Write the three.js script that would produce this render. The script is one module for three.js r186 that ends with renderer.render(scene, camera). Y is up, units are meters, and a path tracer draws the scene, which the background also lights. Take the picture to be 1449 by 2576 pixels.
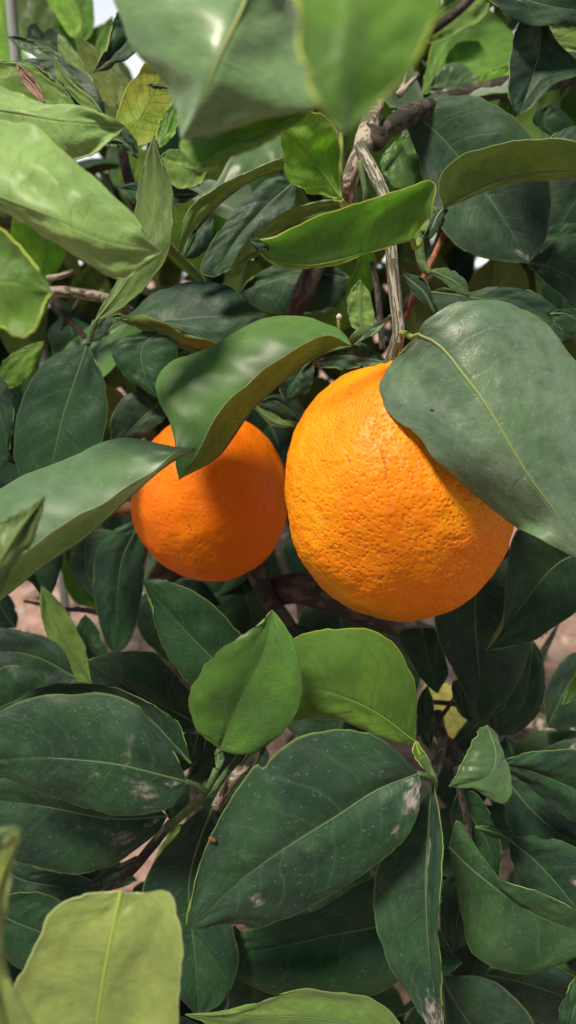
import * as THREE from 'three';
import { mergeGeometries } from 'three/addons/utils/BufferGeometryUtils.js';

// ---------- camera, sky, sun, exposure ----------
const scene = new THREE.Scene();
const FOV = 66, PITCH = THREE.MathUtils.degToRad(-17), EYE = new THREE.Vector3(0, 1.0, 0);
const camera = new THREE.PerspectiveCamera(FOV, 576 / 1024, 0.01, 200);
camera.position.copy(EYE); camera.rotation.set(PITCH, 0, 0);
camera.focus = 0.275; camera.userData.fStop = 12;
scene.add(camera);
const renderer = new THREE.WebGLRenderer({ antialias: true });
renderer.setSize(576, 1024);
renderer.toneMapping = THREE.LinearToneMapping;
renderer.toneMappingExposure = 1.15;
renderer.shadowMap.enabled = true;
const SUN = new THREE.Vector3(-0.31, 0.87, 0.37).normalize();
{
  const W = 512, H = 256, d = new Float32Array(W * H * 4);
  for (let y = 0; y < H; y++) for (let x = 0; x < W; x++) {
    const up = ((y + 0.5) / H - 0.5) * Math.PI, s = Math.max(0, Math.sin(up)), k = Math.pow(1 - s, 2), o = (y * W + x) * 4;
    d[o] = 0.20 + 1.05 * k; d[o + 1] = 0.27 + 1.00 * k; d[o + 2] = 0.38 + 0.90 * k; d[o + 3] = 1;
    if (up < 0) { d[o] = 0.30; d[o + 1] = 0.26; d[o + 2] = 0.22; }
  }
  const t = new THREE.DataTexture(d, W, H, THREE.RGBAFormat, THREE.FloatType);
  t.mapping = THREE.EquirectangularReflectionMapping; t.magFilter = THREE.LinearFilter; t.needsUpdate = true;
  scene.background = t; scene.environment = t;
}
const sun = new THREE.DirectionalLight(0xfff1dc, 5);
sun.position.copy(SUN).multiplyScalar(6).add(new THREE.Vector3(0, 0.9, -0.4));
sun.target.position.set(0, 0.9, -0.4); scene.add(sun.target);
sun.castShadow = true; sun.shadow.radius = 22; sun.shadow.mapSize.set(4096, 4096);
Object.assign(sun.shadow.camera, { left: -3, right: 3, top: 3, bottom: -3, near: 0.5, far: 14 });
scene.add(sun);

// ---------- small tools ----------
const V = (x, y, z) => new THREE.Vector3(x, y, z);
let seedState = 7;
const rnd = () => { seedState = (seedState + 0x6d2b79f5) | 0; let t = Math.imul(seedState ^ (seedState >>> 15), 1 | seedState); t = (t + Math.imul(t ^ (t >>> 7), 61 | t)) ^ t; return ((t ^ (t >>> 14)) >>> 0) / 4294967296; };
const rr = (a, b) => a + (b - a) * rnd();
const clamp = (x, a = 0, b = 1) => Math.min(b, Math.max(a, x));
const sm = (a, b, x) => { const t = clamp((x - a) / (b - a)); return t * t * (3 - 2 * t); };
const mix = (a, b, t) => a + (b - a) * t;
const hash = (x, y, z = 0) => { let h = Math.imul(x | 0, 374761393) ^ Math.imul(y | 0, 668265263) ^ Math.imul(z | 0, 2147483647 ^ 0x3c6ef372); h = Math.imul(h ^ (h >>> 13), 1274126177); h ^= h >>> 16; h = Math.imul(h, 0x85ebca6b); return ((h ^ (h >>> 15)) >>> 0) / 4294967296; };
function vnoise(x, y, z = 0) {
  const X = Math.floor(x), Y = Math.floor(y), Z = Math.floor(z); let a = x - X, b = y - Y, c = z - Z;
  a = a * a * (3 - 2 * a); b = b * b * (3 - 2 * b); c = c * c * (3 - 2 * c);
  const l = (p, q, t) => p + (q - p) * t;
  const p0 = l(l(hash(X, Y, Z), hash(X + 1, Y, Z), a), l(hash(X, Y + 1, Z), hash(X + 1, Y + 1, Z), a), b);
  if (c === 0) return p0;
  return l(p0, l(l(hash(X, Y, Z + 1), hash(X + 1, Y, Z + 1), a), l(hash(X, Y + 1, Z + 1), hash(X + 1, Y + 1, Z + 1), a), b), c);
}
const fbm = (x, y, z = 0, n = 4) => { let s = 0, a = 0.5, t = 0; for (let i = 0; i < n; i++) { s += a * vnoise(x, y, z); t += a; x = x * 2.03 + 11.3; y = y * 2.03 + 7.7; z *= 2.03; a *= 0.5; } return s / t; };
function worley2(x, y) {   // [nearest, second]
  const X = Math.floor(x), Y = Math.floor(y); let a = 9, b = 9;
  for (let i = -1; i < 2; i++) for (let j = -1; j < 2; j++) {
    const u = X + i, v = Y + j, dx = u + hash(u, v, 5) - x, dy = v + hash(u, v, 9) - y, d = dx * dx + dy * dy;
    if (d < a) { b = a; a = d; } else if (d < b) b = d;
  }
  return [Math.sqrt(a), Math.sqrt(b)];
}
function worley3(x, y, z) {
  const X = Math.floor(x), Y = Math.floor(y), Z = Math.floor(z); let a = 9;
  for (let i = -1; i < 2; i++) for (let j = -1; j < 2; j++) for (let k = -1; k < 2; k++) {
    const u = X + i, v = Y + j, w = Z + k, dx = u + hash(u, v, w) - x, dy = v + hash(u + 71, v, w) - y, dz = w + hash(u, v + 37, w) - z, d = dx * dx + dy * dy + dz * dz;
    if (d < a) a = d;
  }
  return Math.sqrt(a);
}
// a point seen at pixel (x, y) of the 1449 x 2576 photograph, at a distance d in front of the lens
const F = 1288 / Math.tan(THREE.MathUtils.degToRad(FOV / 2)), ROT = new THREE.Matrix4().makeRotationX(PITCH);
const P = (x, y, d) => V((x - 724.5) / F * d, -(y - 1288) / F * d, -d).applyMatrix4(ROT).add(EYE);
const groundAt = (x, y, h = 0) => { const r = P(x, y, 1).sub(EYE); return EYE.clone().addScaledVector(r, (h - EYE.y) / r.y); };
const PR = (p) => { const q = p.clone().sub(EYE).applyMatrix4(ROT.clone().invert()); return [724.5 + q.x / -q.z * F, 1288 - q.y / -q.z * F, -q.z]; };
const used = {};
const numbered = (n) => { used[n] = (used[n] ?? 0) + 1; return used[n] === 1 ? n : n + '_' + String(used[n] - 1).padStart(3, '0'); };
function put(mesh, name, parent, label) {
  mesh.name = numbered(name); mesh.castShadow = mesh.receiveShadow = true;
  if (label) mesh.userData.label = label;
  parent.add(mesh); return mesh;
}
function thing(name, label, category, pos, group) {
  const o = new THREE.Group(); o.name = numbered(name); o.position.copy(pos); scene.add(o);
  o.userData = { label, category }; if (group) o.userData.group = group; return o;
}
const enc = (v) => Math.round(255 * clamp(v <= 0.0031308 ? v * 12.92 : 1.055 * Math.pow(v, 1 / 2.4) - 0.055));
function dataTex(W, H, fn, srgb) {
  const d = new Uint8Array(W * H * 4);
  for (let y = 0, o = 0; y < H; y++) for (let x = 0; x < W; x++, o += 4) {
    const c = fn((x + 0.5) / W, (y + 0.5) / H, x, y);
    for (let k = 0; k < 3; k++) d[o + k] = srgb ? enc(c[k]) : Math.round(255 * clamp(c[k]));
    d[o + 3] = 255;
  }
  const t = new THREE.DataTexture(d, W, H); t.magFilter = THREE.LinearFilter; t.minFilter = THREE.LinearFilter; t.wrapS = t.wrapT = THREE.RepeatWrapping;
  if (srgb) t.colorSpace = THREE.SRGBColorSpace;
  t.needsUpdate = true; return t;
}

// ---------- leaf surfaces: u across (0..1, midrib in the middle), v from base to tip ----------
const LW = 384, LH = 640;
function veins(seed) {          // precomputed vein field: [midrib, lateral, net, side-to-side coordinate]
  const N = 8 + (seed % 3), lat = new Float32Array(LW * LH), net = new Float32Array(LW * LH), swell = new Float32Array(LW * LH);
  for (let y = 0; y < LH; y++) for (let x = 0; x < LW; x++) {
    const s = (x + 0.5) / LW * 2 - 1, u = (y + 0.5) / LH, a = Math.abs(s), sd = s < 0 ? 0 : 50;
    const wob = (vnoise(a * 5, u * 7, seed + sd) - 0.5) * 0.5;
    const f = (u - 0.2 * Math.pow(a, 1.35) + (s < 0 ? 0.03 : 0)) * N + wob, k = Math.floor(f), off = 0.5 + (hash(k, seed, sd) - 0.5) * 0.5, d = Math.abs(f - k - off) / N;
    const fade = 1 - sm(0.72, 0.97, a);
    lat[y * LW + x] = (1 - sm(0.0025, 0.008, d)) * fade * (0.55 + 0.45 * hash(k, seed + 3, sd)) * (1 - 0.4 * a);
    swell[y * LW + x] = Math.cos((f - k - off) * Math.PI * 2) * fade * sm(0, 0.25, a);
    const [p, q] = worley2(s * 11 + seed * 13, u * 26 + seed * 5), [p2, q2] = worley2(s * 30 + seed, u * 68);
    net[y * LW + x] = (1 - sm(0.03, 0.16, q - p)) * 0.8 + (1 - sm(0.04, 0.2, q2 - p2)) * 0.35;
  }
  return { lat, net, swell };
}
const VEINS = [veins(1), veins(2), veins(5)];
function leafMap(o) {
  const vn = VEINS[o.seed % 3], S = o.seed * 17.3, c = [0, 0, 0];
  // dirt patches that the photograph shows: [u, v, radius across, radius along, strength]
  const patches = o.patches ?? [];
  const strokes = [];
  for (let i = 0; i < (o.strokes ?? 0); i++) strokes.push([hash(i, o.seed, 1), hash(i, o.seed, 2), hash(i, o.seed, 3) * 3.14, 0.004 + 0.010 * hash(i, o.seed, 4), hash(i, o.seed, 6)]);
  const mark = new Float32Array(LW * LH);
  for (const [a, b, t, l, w] of strokes) for (let k = 0; k < 14; k++) {
    const q = k / 13 - 0.5, X = Math.floor((a + Math.cos(t + q * 0.8) * q * l * 1.6) * LW), Y = Math.floor((b + Math.sin(t + q * 0.8) * q * l) * LH);
    if (X >= 0 && Y >= 0 && X < LW && Y < LH) mark[Y * LW + X] = Math.max(mark[Y * LW + X], 0.3 + 0.5 * w);
  }
  return dataTex(LW, LH, (tx, ty, x, y) => {
    const i = y * LW + x, s = tx * 2 - 1, a = Math.abs(s), n1 = fbm(tx * 3 + S, ty * 5, 0, 4), n2 = fbm(tx * 22 + S, ty * 36, 0, 3), n3 = hash(x, y, o.seed);
    const tone = 1 + (n1 - 0.5) * o.mottle + (n2 - 0.5) * 0.35;
    for (let k = 0; k < 3; k++) c[k] = mix(o.base[k], o.alt[k], sm(0.35, 0.7, n1)) * tone;
    const v = vn.lat[i] * o.vein + (o.net ? vn.net[i] * o.net * (0.4 + n1) : 0) + (1 - sm(0.012, 0.04, a)) * o.vein * 0.9;
    for (let k = 0; k < 3; k++) c[k] = mix(c[k], o.veinColor[k], clamp(v));
    // dust: fine film that lies thicker in places, and grains
    const film = o.dust * (0.55 + 0.7 * sm(0.35, 0.75, fbm(tx * 5 + S * 2, ty * 8 + 3, 0, 5))) * (0.35 + 1.3 * n2) + (n3 > 0.965 ? o.dust * 3.2 * n2 : 0) + mark[i] * o.markStrength;
    for (let k = 0; k < 3; k++) c[k] = mix(c[k], o.dustColor[k], clamp(film));
    let pt = 0;
    for (const [pu, pv, ru, rv, st] of patches) {
      const e = Math.hypot((tx - pu) / ru, (ty - pv) / rv) + (fbm(tx * 18 + S, ty * 30, 0, 4) - 0.5) * 1.5;
      pt = Math.max(pt, st * (1 - sm(0.15, 1.15, e)) * (0.15 + 0.95 * sm(0.3, 0.65, n2)));
    }
    for (let k = 0; k < 3; k++) c[k] = mix(c[k], [0.30, 0.265, 0.26][k], clamp(pt));
    for (const [pu, pv, pr, col] of o.spots ?? []) { const e = Math.hypot(s - pu, (ty - pv) * 3) / pr + (n2 - 0.5) * 0.5; const w = 1 - sm(0.7, 1, e); for (let k = 0; k < 3; k++) c[k] = mix(c[k], col[k], w); }
    const rim = sm(0.97, 0.995, a);
    for (let k = 0; k < 3; k++) c[k] = mix(c[k], o.rim[k], rim * 0.8);
    return c;
  }, true);
}
const reliefMap = VEINS.map((vn, s) => dataTex(LW, LH, (tx, ty, x, y) => {
  const i = y * LW + x, a = Math.abs(tx * 2 - 1), n = fbm(tx * 40 + s * 9, ty * 66, 0, 3);
  const h = 0.5 + 0.05 * vn.swell[i] - 0.10 * vn.lat[i] - 0.05 * vn.net[i] + 0.10 * (n - 0.5) - 0.15 * (1 - sm(0.02, 0.07, a));
  return [h, 0.58 + 0.22 * sm(0.35, 0.8, fbm(tx * 6 + s * 3, ty * 10, 0, 5)), 0];
}, false));
const RIMC = [0.09, 0.15, 0.05], DUST = [0.30, 0.33, 0.32];
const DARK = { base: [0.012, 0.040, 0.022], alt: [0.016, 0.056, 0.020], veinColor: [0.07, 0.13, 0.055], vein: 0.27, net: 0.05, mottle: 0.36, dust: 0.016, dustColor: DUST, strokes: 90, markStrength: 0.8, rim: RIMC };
const MAPS = {
  dark: [leafMap({ ...DARK, seed: 1 }), leafMap({ ...DARK, seed: 2, strokes: 160 }), leafMap({ ...DARK, seed: 3, dust: 0.05 })],
  dusty: [
    leafMap({ ...DARK, seed: 4, dust: 0.036, strokes: 200, patches: [[0.86, 0.10, 0.16, 0.07, 0.9], [0.72, 0.05, 0.20, 0.03, 0.7], [0.88, 0.22, 0.04, 0.02, 0.8], [0.72, 0.72, 0.055, 0.03, 1]] }),
    leafMap({ ...DARK, seed: 5, dust: 0.036, strokes: 240, patches: [[0.62, 0.07, 0.09, 0.04, 0.9], [0.74, 0.22, 0.16, 0.06, 0.5], [0.60, 0.44, 0.05, 0.03, 0.85], [0.42, 0.30, 0.2, 0.02, 0.4]] }),
    leafMap({ ...DARK, seed: 6, dust: 0.036, strokes: 120, patches: [[0.5, 0.93, 0.5, 0.12, 0.95], [0.56, 0.22, 0.03, 0.2, 0.7]] }),
    leafMap({ ...DARK, seed: 7, dust: 0.034, strokes: 140, patches: [[0.32, 0.5, 0.07, 0.04, 0.9]] }),
    leafMap({ ...DARK, seed: 18, dust: 0.06, strokes: 60, patches: [[0.62, 0.93, 0.12, 0.035, 0.8], [0.42, 0.97, 0.1, 0.03, 0.5]] }),
    leafMap({ ...DARK, base: [0.016, 0.056, 0.016], alt: [0.024, 0.075, 0.018], seed: 19, dust: 0.045, strokes: 200 }),
  ],
  big: [leafMap({ ...DARK, base: [0.042, 0.092, 0.044], alt: [0.055, 0.120, 0.046], seed: 8, dust: 0.17, strokes: 140, vein: 0.75, net: 0.08, patches: [[0.63, 0.30, 0.035, 0.014, 1.0], [0.3, 0.14, 0.16, 0.05, 0.22]], spots: [[0.52, 0.33, 0.022, [0.01, 0.01, 0.01]], [0.07, 0.62, 0.012, [0.4, 0.4, 0.38]]] })],
  mid: [leafMap({ ...DARK, base: [0.042, 0.140, 0.012], alt: [0.058, 0.175, 0.014], seed: 9, dust: 0.02, strokes: 200 }), leafMap({ ...DARK, base: [0.042, 0.120, 0.026], alt: [0.062, 0.160, 0.028], seed: 10, dust: 0.035, strokes: 90 })],
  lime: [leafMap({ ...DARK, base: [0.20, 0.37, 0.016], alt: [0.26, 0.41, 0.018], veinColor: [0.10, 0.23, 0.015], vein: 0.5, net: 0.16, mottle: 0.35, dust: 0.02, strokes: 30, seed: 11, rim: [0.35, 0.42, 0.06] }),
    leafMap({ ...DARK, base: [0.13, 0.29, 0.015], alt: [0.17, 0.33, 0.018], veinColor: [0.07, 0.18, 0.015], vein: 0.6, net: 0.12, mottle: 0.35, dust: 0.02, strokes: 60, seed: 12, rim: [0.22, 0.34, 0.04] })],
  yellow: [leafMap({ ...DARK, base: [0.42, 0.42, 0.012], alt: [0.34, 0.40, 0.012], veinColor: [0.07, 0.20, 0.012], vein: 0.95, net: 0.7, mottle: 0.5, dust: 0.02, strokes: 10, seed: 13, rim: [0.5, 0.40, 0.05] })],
  under: [leafMap({ ...DARK, base: [0.205, 0.31, 0.095], alt: [0.25, 0.35, 0.115], veinColor: [0.13, 0.21, 0.05], vein: 0.6, net: 0.2, mottle: 0.3, dust: 0.05, strokes: 30, seed: 14, rim: [0.33, 0.36, 0.12] }),
    leafMap({ ...DARK, base: [0.115, 0.185, 0.040], alt: [0.145, 0.21, 0.04], veinColor: [0.08, 0.14, 0.03], vein: 0.55, net: 0.18, mottle: 0.35, dust: 0.03, strokes: 50, seed: 15, rim: [0.26, 0.30, 0.05] }),
    leafMap({ ...DARK, base: [0.235, 0.315, 0.075], alt: [0.27, 0.34, 0.085], veinColor: [0.30, 0.36, 0.06], vein: 0.3, net: 0.06, mottle: 0.25, dust: 0.04, strokes: 16, seed: 16, rim: [0.36, 0.42, 0.12] })],
  dead: [leafMap({ ...DARK, base: [0.26, 0.15, 0.11], alt: [0.34, 0.22, 0.16], veinColor: [0.4, 0.3, 0.2], vein: 0.4, mottle: 0.5, dust: 0.1, strokes: 30, seed: 17, rim: [0.3, 0.2, 0.12] })],
};
const matCache = {};
function leafMat(set, i, tint = 1, through = 0, gloss = 0.4) {
  const key = [set, i, tint, through, gloss].join();
  if (matCache[key]) return matCache[key];
  const map = MAPS[set][i], relief = reliefMap[i % 3];
  const m = new THREE.MeshPhysicalMaterial({ map, bumpMap: relief, bumpScale: 0.0007, side: THREE.DoubleSide, name: set + '_leaf' });
  if (Array.isArray(tint)) m.color.setRGB(...tint); else m.color.setScalar(tint);
  if (through) { m.transmission = through; m.thickness = 0; m.roughness = 0.95; m.clearcoat = Math.min(1, gloss * 1.5); m.clearcoatRoughness = 0.33; }
  else { m.roughnessMap = relief; m.roughness = 0.95 - gloss * 0.45; m.specularIntensity = 0.28 + gloss * 0.42; }
  return (matCache[key] = m);
}
const plain = (r, g, b, rough = 0.6, through = 0) => { const m = new THREE.MeshPhysicalMaterial({ color: new THREE.Color().setRGB(r, g, b), roughness: rough, side: THREE.DoubleSide }); if (through) { m.transmission = through; m.thickness = 0; m.roughness = 0.95; } return m; };
const RIBM = { dark: plain(0.085, 0.15, 0.06), lime: plain(0.16, 0.31, 0.03, 0.7), pale: plain(0.30, 0.36, 0.10), yellow: plain(0.25, 0.32, 0.05), under: plain(0.15, 0.22, 0.06), dead: plain(0.3, 0.2, 0.14) };
const EDGEM = { dark: plain(0.13, 0.21, 0.055, 0.5), lime: plain(0.36, 0.46, 0.05, 0.5), pale: plain(0.34, 0.42, 0.18, 0.5) };
// [upper face, lower face, midrib, edge]
const KIND = {
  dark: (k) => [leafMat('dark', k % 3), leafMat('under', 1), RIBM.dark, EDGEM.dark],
  innerShade: (k) => [leafMat('dark', k % 3, 0.72, 0, 0.12), leafMat('under', 1, 0.75, 0, 0.1), RIBM.dark, RIBM.dark],  // dark kind tinted down: shade of the crown interior put into the colour
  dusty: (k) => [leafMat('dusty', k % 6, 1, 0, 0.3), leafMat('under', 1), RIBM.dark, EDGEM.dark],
  big: () => [leafMat('big', 0, 1.2, 0, 0.7), leafMat('under', 1), plain(0.20, 0.26, 0.09), EDGEM.pale],
  mid: (k) => [leafMat('mid', k % 2, 1.25, 0.4, 0.35), leafMat('under', 1, [1.5, 1.9, 1.1], 0.5, 0.1), RIBM.dark, EDGEM.dark],
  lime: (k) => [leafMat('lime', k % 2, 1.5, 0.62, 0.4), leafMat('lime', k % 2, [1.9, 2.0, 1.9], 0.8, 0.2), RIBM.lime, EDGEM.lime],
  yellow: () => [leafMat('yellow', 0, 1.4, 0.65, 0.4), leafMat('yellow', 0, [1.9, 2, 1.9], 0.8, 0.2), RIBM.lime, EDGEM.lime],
  pale: (k) => [leafMat('mid', k % 2, 1.2, 0.3, 0.5), leafMat('under', 0, [1.28, 1.50, 1.22], 0.3, 0.15), RIBM.under, EDGEM.pale],
  olive: (k) => [leafMat('mid', k % 2, 1, 0.25, 0.4), leafMat('under', 1, [0.85, 1.05, 0.8], 0.35, 0.2), RIBM.under, EDGEM.dark],  // underside darker than mid, putting the tall leaf's shade into the colour
  fresh: () => [leafMat('lime', 1, [0.85, 0.95, 0.6], 0.42, 0.22), leafMat('lime', 1, [0.9, 1, 0.6], 0.5, 0.1), RIBM.lime, EDGEM.lime],
  leafy: () => [leafMat('mid', 0, [1.3, 1.25, 0.8], 0.3, 0.2), leafMat('under', 1, [1.5, 1.9, 1.1], 0.5, 0.1), RIBM.dark, EDGEM.dark],
  silver: () => [leafMat('mid', 1, [1.7, 1.55, 2.1], 0.25, 0.7), leafMat('under', 1, [1.4, 1.9, 1.2], 0.5, 0.1), RIBM.dark, EDGEM.dark],  // mid leaf tinted paler and bluer, sky sheen put into the colour
  skyTint: () => [leafMat('under', 0, [0.74, 1.0, 1.08], 0.3, 0.9), leafMat('under', 1, [1.6, 1.8, 1], 0.5, 0.1), RIBM.pale, EDGEM.pale],  // pale bluish tint paints in reflected sky, on top of the gloss
  cream: () => [leafMat('mid', 1, 1.2, 0.3, 0.5), leafMat('under', 2, [1.08, 1.12, 1.0], 0.33, 0.12), RIBM.yellow, EDGEM.pale],
  dead: () => [leafMat('dead', 0), leafMat('dead', 0), RIBM.dead, RIBM.dead],
};
// ---------- leaf geometry ----------
const curve = (pts) => new THREE.CatmullRomCurve3(pts, false, 'centripetal');
function tube(pts, radii, { sides = 8, steps = 0, wobble = 0, seed = 0 } = {}) {
  const c = curve(pts), n = steps || Math.max(6, (pts.length - 1) * 6), fr = c.computeFrenetFrames(n, false), pos = [], uv = [], idx = [], L = c.getLength();
  for (let i = 0; i <= n; i++) {
    const t = i / n, p = c.getPointAt(t), q = t * (radii.length - 1), k = Math.min(radii.length - 2, Math.floor(q)), r0 = radii.length > 1 ? mix(radii[k], radii[k + 1], q - k) : radii[0];
    for (let j = 0; j <= sides; j++) {
      const a = j / sides * Math.PI * 2, jj = j % sides, r = r0 * (1 + wobble * (fbm(Math.cos(jj / sides * 6.283) * 1.6 + seed, Math.sin(jj / sides * 6.283) * 1.6, t * L * 90, 3) - 0.5) * 2);
      const v = p.clone().addScaledVector(fr.normals[i], Math.cos(a) * r).addScaledVector(fr.binormals[i], Math.sin(a) * r);
      pos.push(v.x, v.y, v.z); uv.push(j / sides, t * L / 0.03);
    }
  }
  const w = sides + 1;
  for (let i = 0; i < n; i++) for (let j = 0; j < sides; j++) { const a = i * w + j; idx.push(a, a + w, a + 1, a + 1, a + w, a + w + 1); }
  for (const [row, flip] of [[0, 1], [n, 0]]) {
    const c0 = pos.length / 3, p = c.getPointAt(row / n); pos.push(p.x, p.y, p.z); uv.push(0.5, 0);
    for (let j = 0; j < sides; j++) { const a = row * w + j; flip ? idx.push(c0, a, a + 1) : idx.push(c0, a + 1, a); }
  }
  const g = new THREE.BufferGeometry();
  g.setAttribute('position', new THREE.Float32BufferAttribute(pos, 3)); g.setAttribute('uv', new THREE.Float32BufferAttribute(uv, 2)); g.setIndex(idx); g.computeVertexNormals();
  return g;
}
// a leaf between three curves that share base and tip: margin A, midrib M, margin B. face: which side of half A is seen from `eye`
function leafSurface(Mp, Ap, Bp, face, { eye = EYE, cup = 0.05, wave = 0.0004, pucker = 0.00025, nu = 44, nv = 9, seed = 1, thick = 0.00042, teeth = 0.00025 } = {}) {
  const b = Mp[0], t = Mp[Mp.length - 1], M = curve(Mp), A = curve([b, ...Ap, t]), B = curve([b, ...Bp, t]);
  const W = 2 * nv + 1, g = [], mid = [];
  const D = (c, u) => c.getPointAt(clamp(u));
  for (let i = 0; i <= nu; i++) {
    const u0 = i / nu, u = u0 < 0.5 ? 0.5 * Math.pow(2 * u0, 1.25) : 1 - 0.5 * Math.pow(2 - 2 * u0, 1.25);
    const m = D(M, u), a = D(A, u), e = D(B, u), dm = D(M, u + 0.02).sub(D(M, u - 0.02)).normalize();
    mid.push(m); g.push([u, m, a, e, dm]);
  }
  const mi = g[nu >> 1], test = (mi[2].clone().sub(mi[1])).cross(mi[4]);   // half A: (edge - midrib) x along
  let sg = test.dot(eye.clone().sub(mi[1].clone().add(mi[2]).multiplyScalar(0.5))) > 0 ? 1 : -1; if (face === 'd') sg = -sg;   // sg: turns half A's cross product into the upper normal
  const pts = [], uvs = [];
  for (const [u, m, a, e, dm] of g) for (let j = -nv; j <= nv; j++) {
    const s = j / nv, h = Math.abs(s), E = j < 0 ? a : e, w = E.clone().sub(m), len = w.length();
    const n = len > 1e-6 ? w.clone().cross(dm).normalize().multiplyScalar(sg * (j < 0 ? 1 : -1)) : V(0, 0, 0);
    const p = m.clone().addScaledVector(w, h - (h > 0.99 ? (teeth * 2.4 * fbm(u * 46 + seed, s * 3, 0, 2) + teeth * 3.4 * sm(0.45, 0.8, fbm(u * 11 + seed * 2.3, s * 5, 0, 2))) / Math.max(len, 0.004) : 0));
    const ends = sm(0, 0.12, u) * sm(0, 0.12, 1 - u);
    p.addScaledVector(n, cup * len * 4 * h * (1 - h) * ends);
    p.addScaledVector(n, ends * (wave * 2 * (fbm(s * 1.7 + seed * 3.1, u * 4.5, seed, 3) - 0.5) * sm(0, 0.3, h) * 2 + pucker * Math.cos((u - 0.2 * Math.pow(h, 1.35)) * 9 * 6.283) * sm(0.05, 0.35, h) * (1 - 0.6 * sm(0.7, 1, h))));
    pts.push(p); uvs.push((s + 1) / 2, u);
  }
  // normals of the sheet
  const base = new THREE.BufferGeometry(), idx = [];
  for (let i = 0; i < nu; i++) for (let j = 0; j < W - 1; j++) { const q = i * W + j; sg > 0 ? idx.push(q, q + 1, q + W, q + 1, q + W + 1, q + W) : idx.push(q, q + W, q + 1, q + 1, q + W, q + W + 1); }
  base.setAttribute('position', new THREE.Float32BufferAttribute(pts.flatMap((p) => [p.x, p.y, p.z]), 3)); base.setIndex(idx); base.computeVertexNormals();
  const nr = base.attributes.normal, N = pts.map((p, i) => V(nr.getX(i), nr.getY(i), nr.getZ(i)));
  // half A's normal as drawn must point to the upper side
  { const i = (nu >> 1) * W + (nv >> 1), want = g[nu >> 1][2].clone().sub(g[nu >> 1][1]).cross(g[nu >> 1][4]).multiplyScalar(sg); if (N[i].dot(want) < 0) { for (const n of N) n.negate(); for (let k = 0; k < idx.length; k += 3) { const q = idx[k + 1]; idx[k + 1] = idx[k + 2]; idx[k + 2] = q; } } }
  const pos = [], nor = [], uv = [], ind = [], groups = [], H = thick / 2;
  pts.forEach((p, i) => { const q = p.clone().addScaledVector(N[i], H); pos.push(q.x, q.y, q.z); nor.push(N[i].x, N[i].y, N[i].z); uv.push(uvs[2 * i], uvs[2 * i + 1]); });
  ind.push(...idx); groups.push([0, idx.length, 0]);
  const o = pts.length;
  pts.forEach((p, i) => { const q = p.clone().addScaledVector(N[i], -H); pos.push(q.x, q.y, q.z); nor.push(-N[i].x, -N[i].y, -N[i].z); uv.push(uvs[2 * i], uvs[2 * i + 1]); });
  for (let k = 0; k < idx.length; k += 3) ind.push(o + idx[k], o + idx[k + 2], o + idx[k + 1]);
  groups.push([idx.length, idx.length, 1]);
  const start = ind.length;
  for (const [j, step] of [[0, 1], [W - 1, -1]]) {
    const r = pos.length / 3;
    for (let i = 0; i <= nu; i++) {
      const k = i * W + j, out = pts[k].clone().sub(pts[k + step]); if (out.lengthSq() > 1e-14) out.normalize(); else out.copy(N[k]);
      for (const [h, ex] of [[1.15, 0.00004], [0, 0.0003], [-1.15, 0.00004]]) { const q = pts[k].clone().addScaledVector(N[k], H * h).addScaledVector(out, ex), n = N[k].clone().multiplyScalar(h).addScaledVector(out, 0.7).normalize(); pos.push(q.x, q.y, q.z); nor.push(n.x, n.y, n.z); uv.push(0, i / nu); }
    }
    const at = (q) => V(pos[q * 3], pos[q * 3 + 1], pos[q * 3 + 2]), h = r + (nu >> 1) * 3, flip = at(h + 1).sub(at(h)).cross(at(h + 3).sub(at(h))).dot(V(nor[h * 3 + 3], nor[h * 3 + 4], nor[h * 3 + 5])) < 0;
    for (let i = 0; i < nu; i++) for (let k = 0; k < 2; k++) { const q = r + i * 3 + k; flip ? ind.push(q, q + 3, q + 1, q + 1, q + 3, q + 4) : ind.push(q, q + 1, q + 3, q + 1, q + 4, q + 3); }
  }
  groups.push([start, ind.length - start, 2]);
  const G = new THREE.BufferGeometry();
  G.setAttribute('position', new THREE.Float32BufferAttribute(pos, 3)); G.setAttribute('normal', new THREE.Float32BufferAttribute(nor, 3)); G.setAttribute('uv', new THREE.Float32BufferAttribute(uv, 2));
  G.setIndex(ind); for (const q of groups) G.addGroup(...q);
  const rib = [];
  for (let i = 0; i <= 12; i++) { const k = Math.round(i / 12 * nu); rib.push(pts[k * W + nv].clone()); }
  return { G, rib, N, W, nv };
}

// ---------- bark ----------
function barkTex(lo, hi, seed, sx, sy, cut) {
  return [dataTex(256, 512, (u, v) => {
    const w = fbm(u * sx * 0.5 + seed, v * 6, 0, 3), a = fbm(u * sx + w * 2.5 + seed, v * sy + seed, 0, 4), k = sm(cut - 0.07, cut + 0.07, a), f = 0.7 + 0.6 * fbm(u * 60, v * 30, 0, 2);
    return [0, 1, 2].map((c) => mix(lo[c], hi[c], k) * f);
  }, true), dataTex(256, 512, (u, v) => {
    const w = fbm(u * sx * 0.5 + seed, v * 6, 0, 3), a = fbm(u * sx + w * 2.5 + seed, v * sy + seed, 0, 4);
    return [0.3 + 0.6 * sm(cut - 0.09, cut + 0.09, a) + 0.1 * fbm(u * 40, v * 40), 0, 0];
  }, false)];
}
const barkMat = (lo, hi, seed, sx = 12, sy = 7, cut = 0.5, depth = 0.0007) => { const [map, bumpMap] = barkTex(lo, hi, seed, sx, sy, cut); return new THREE.MeshStandardMaterial({ map, bumpMap, bumpScale: depth, roughness: 0.85 }); };
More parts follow.
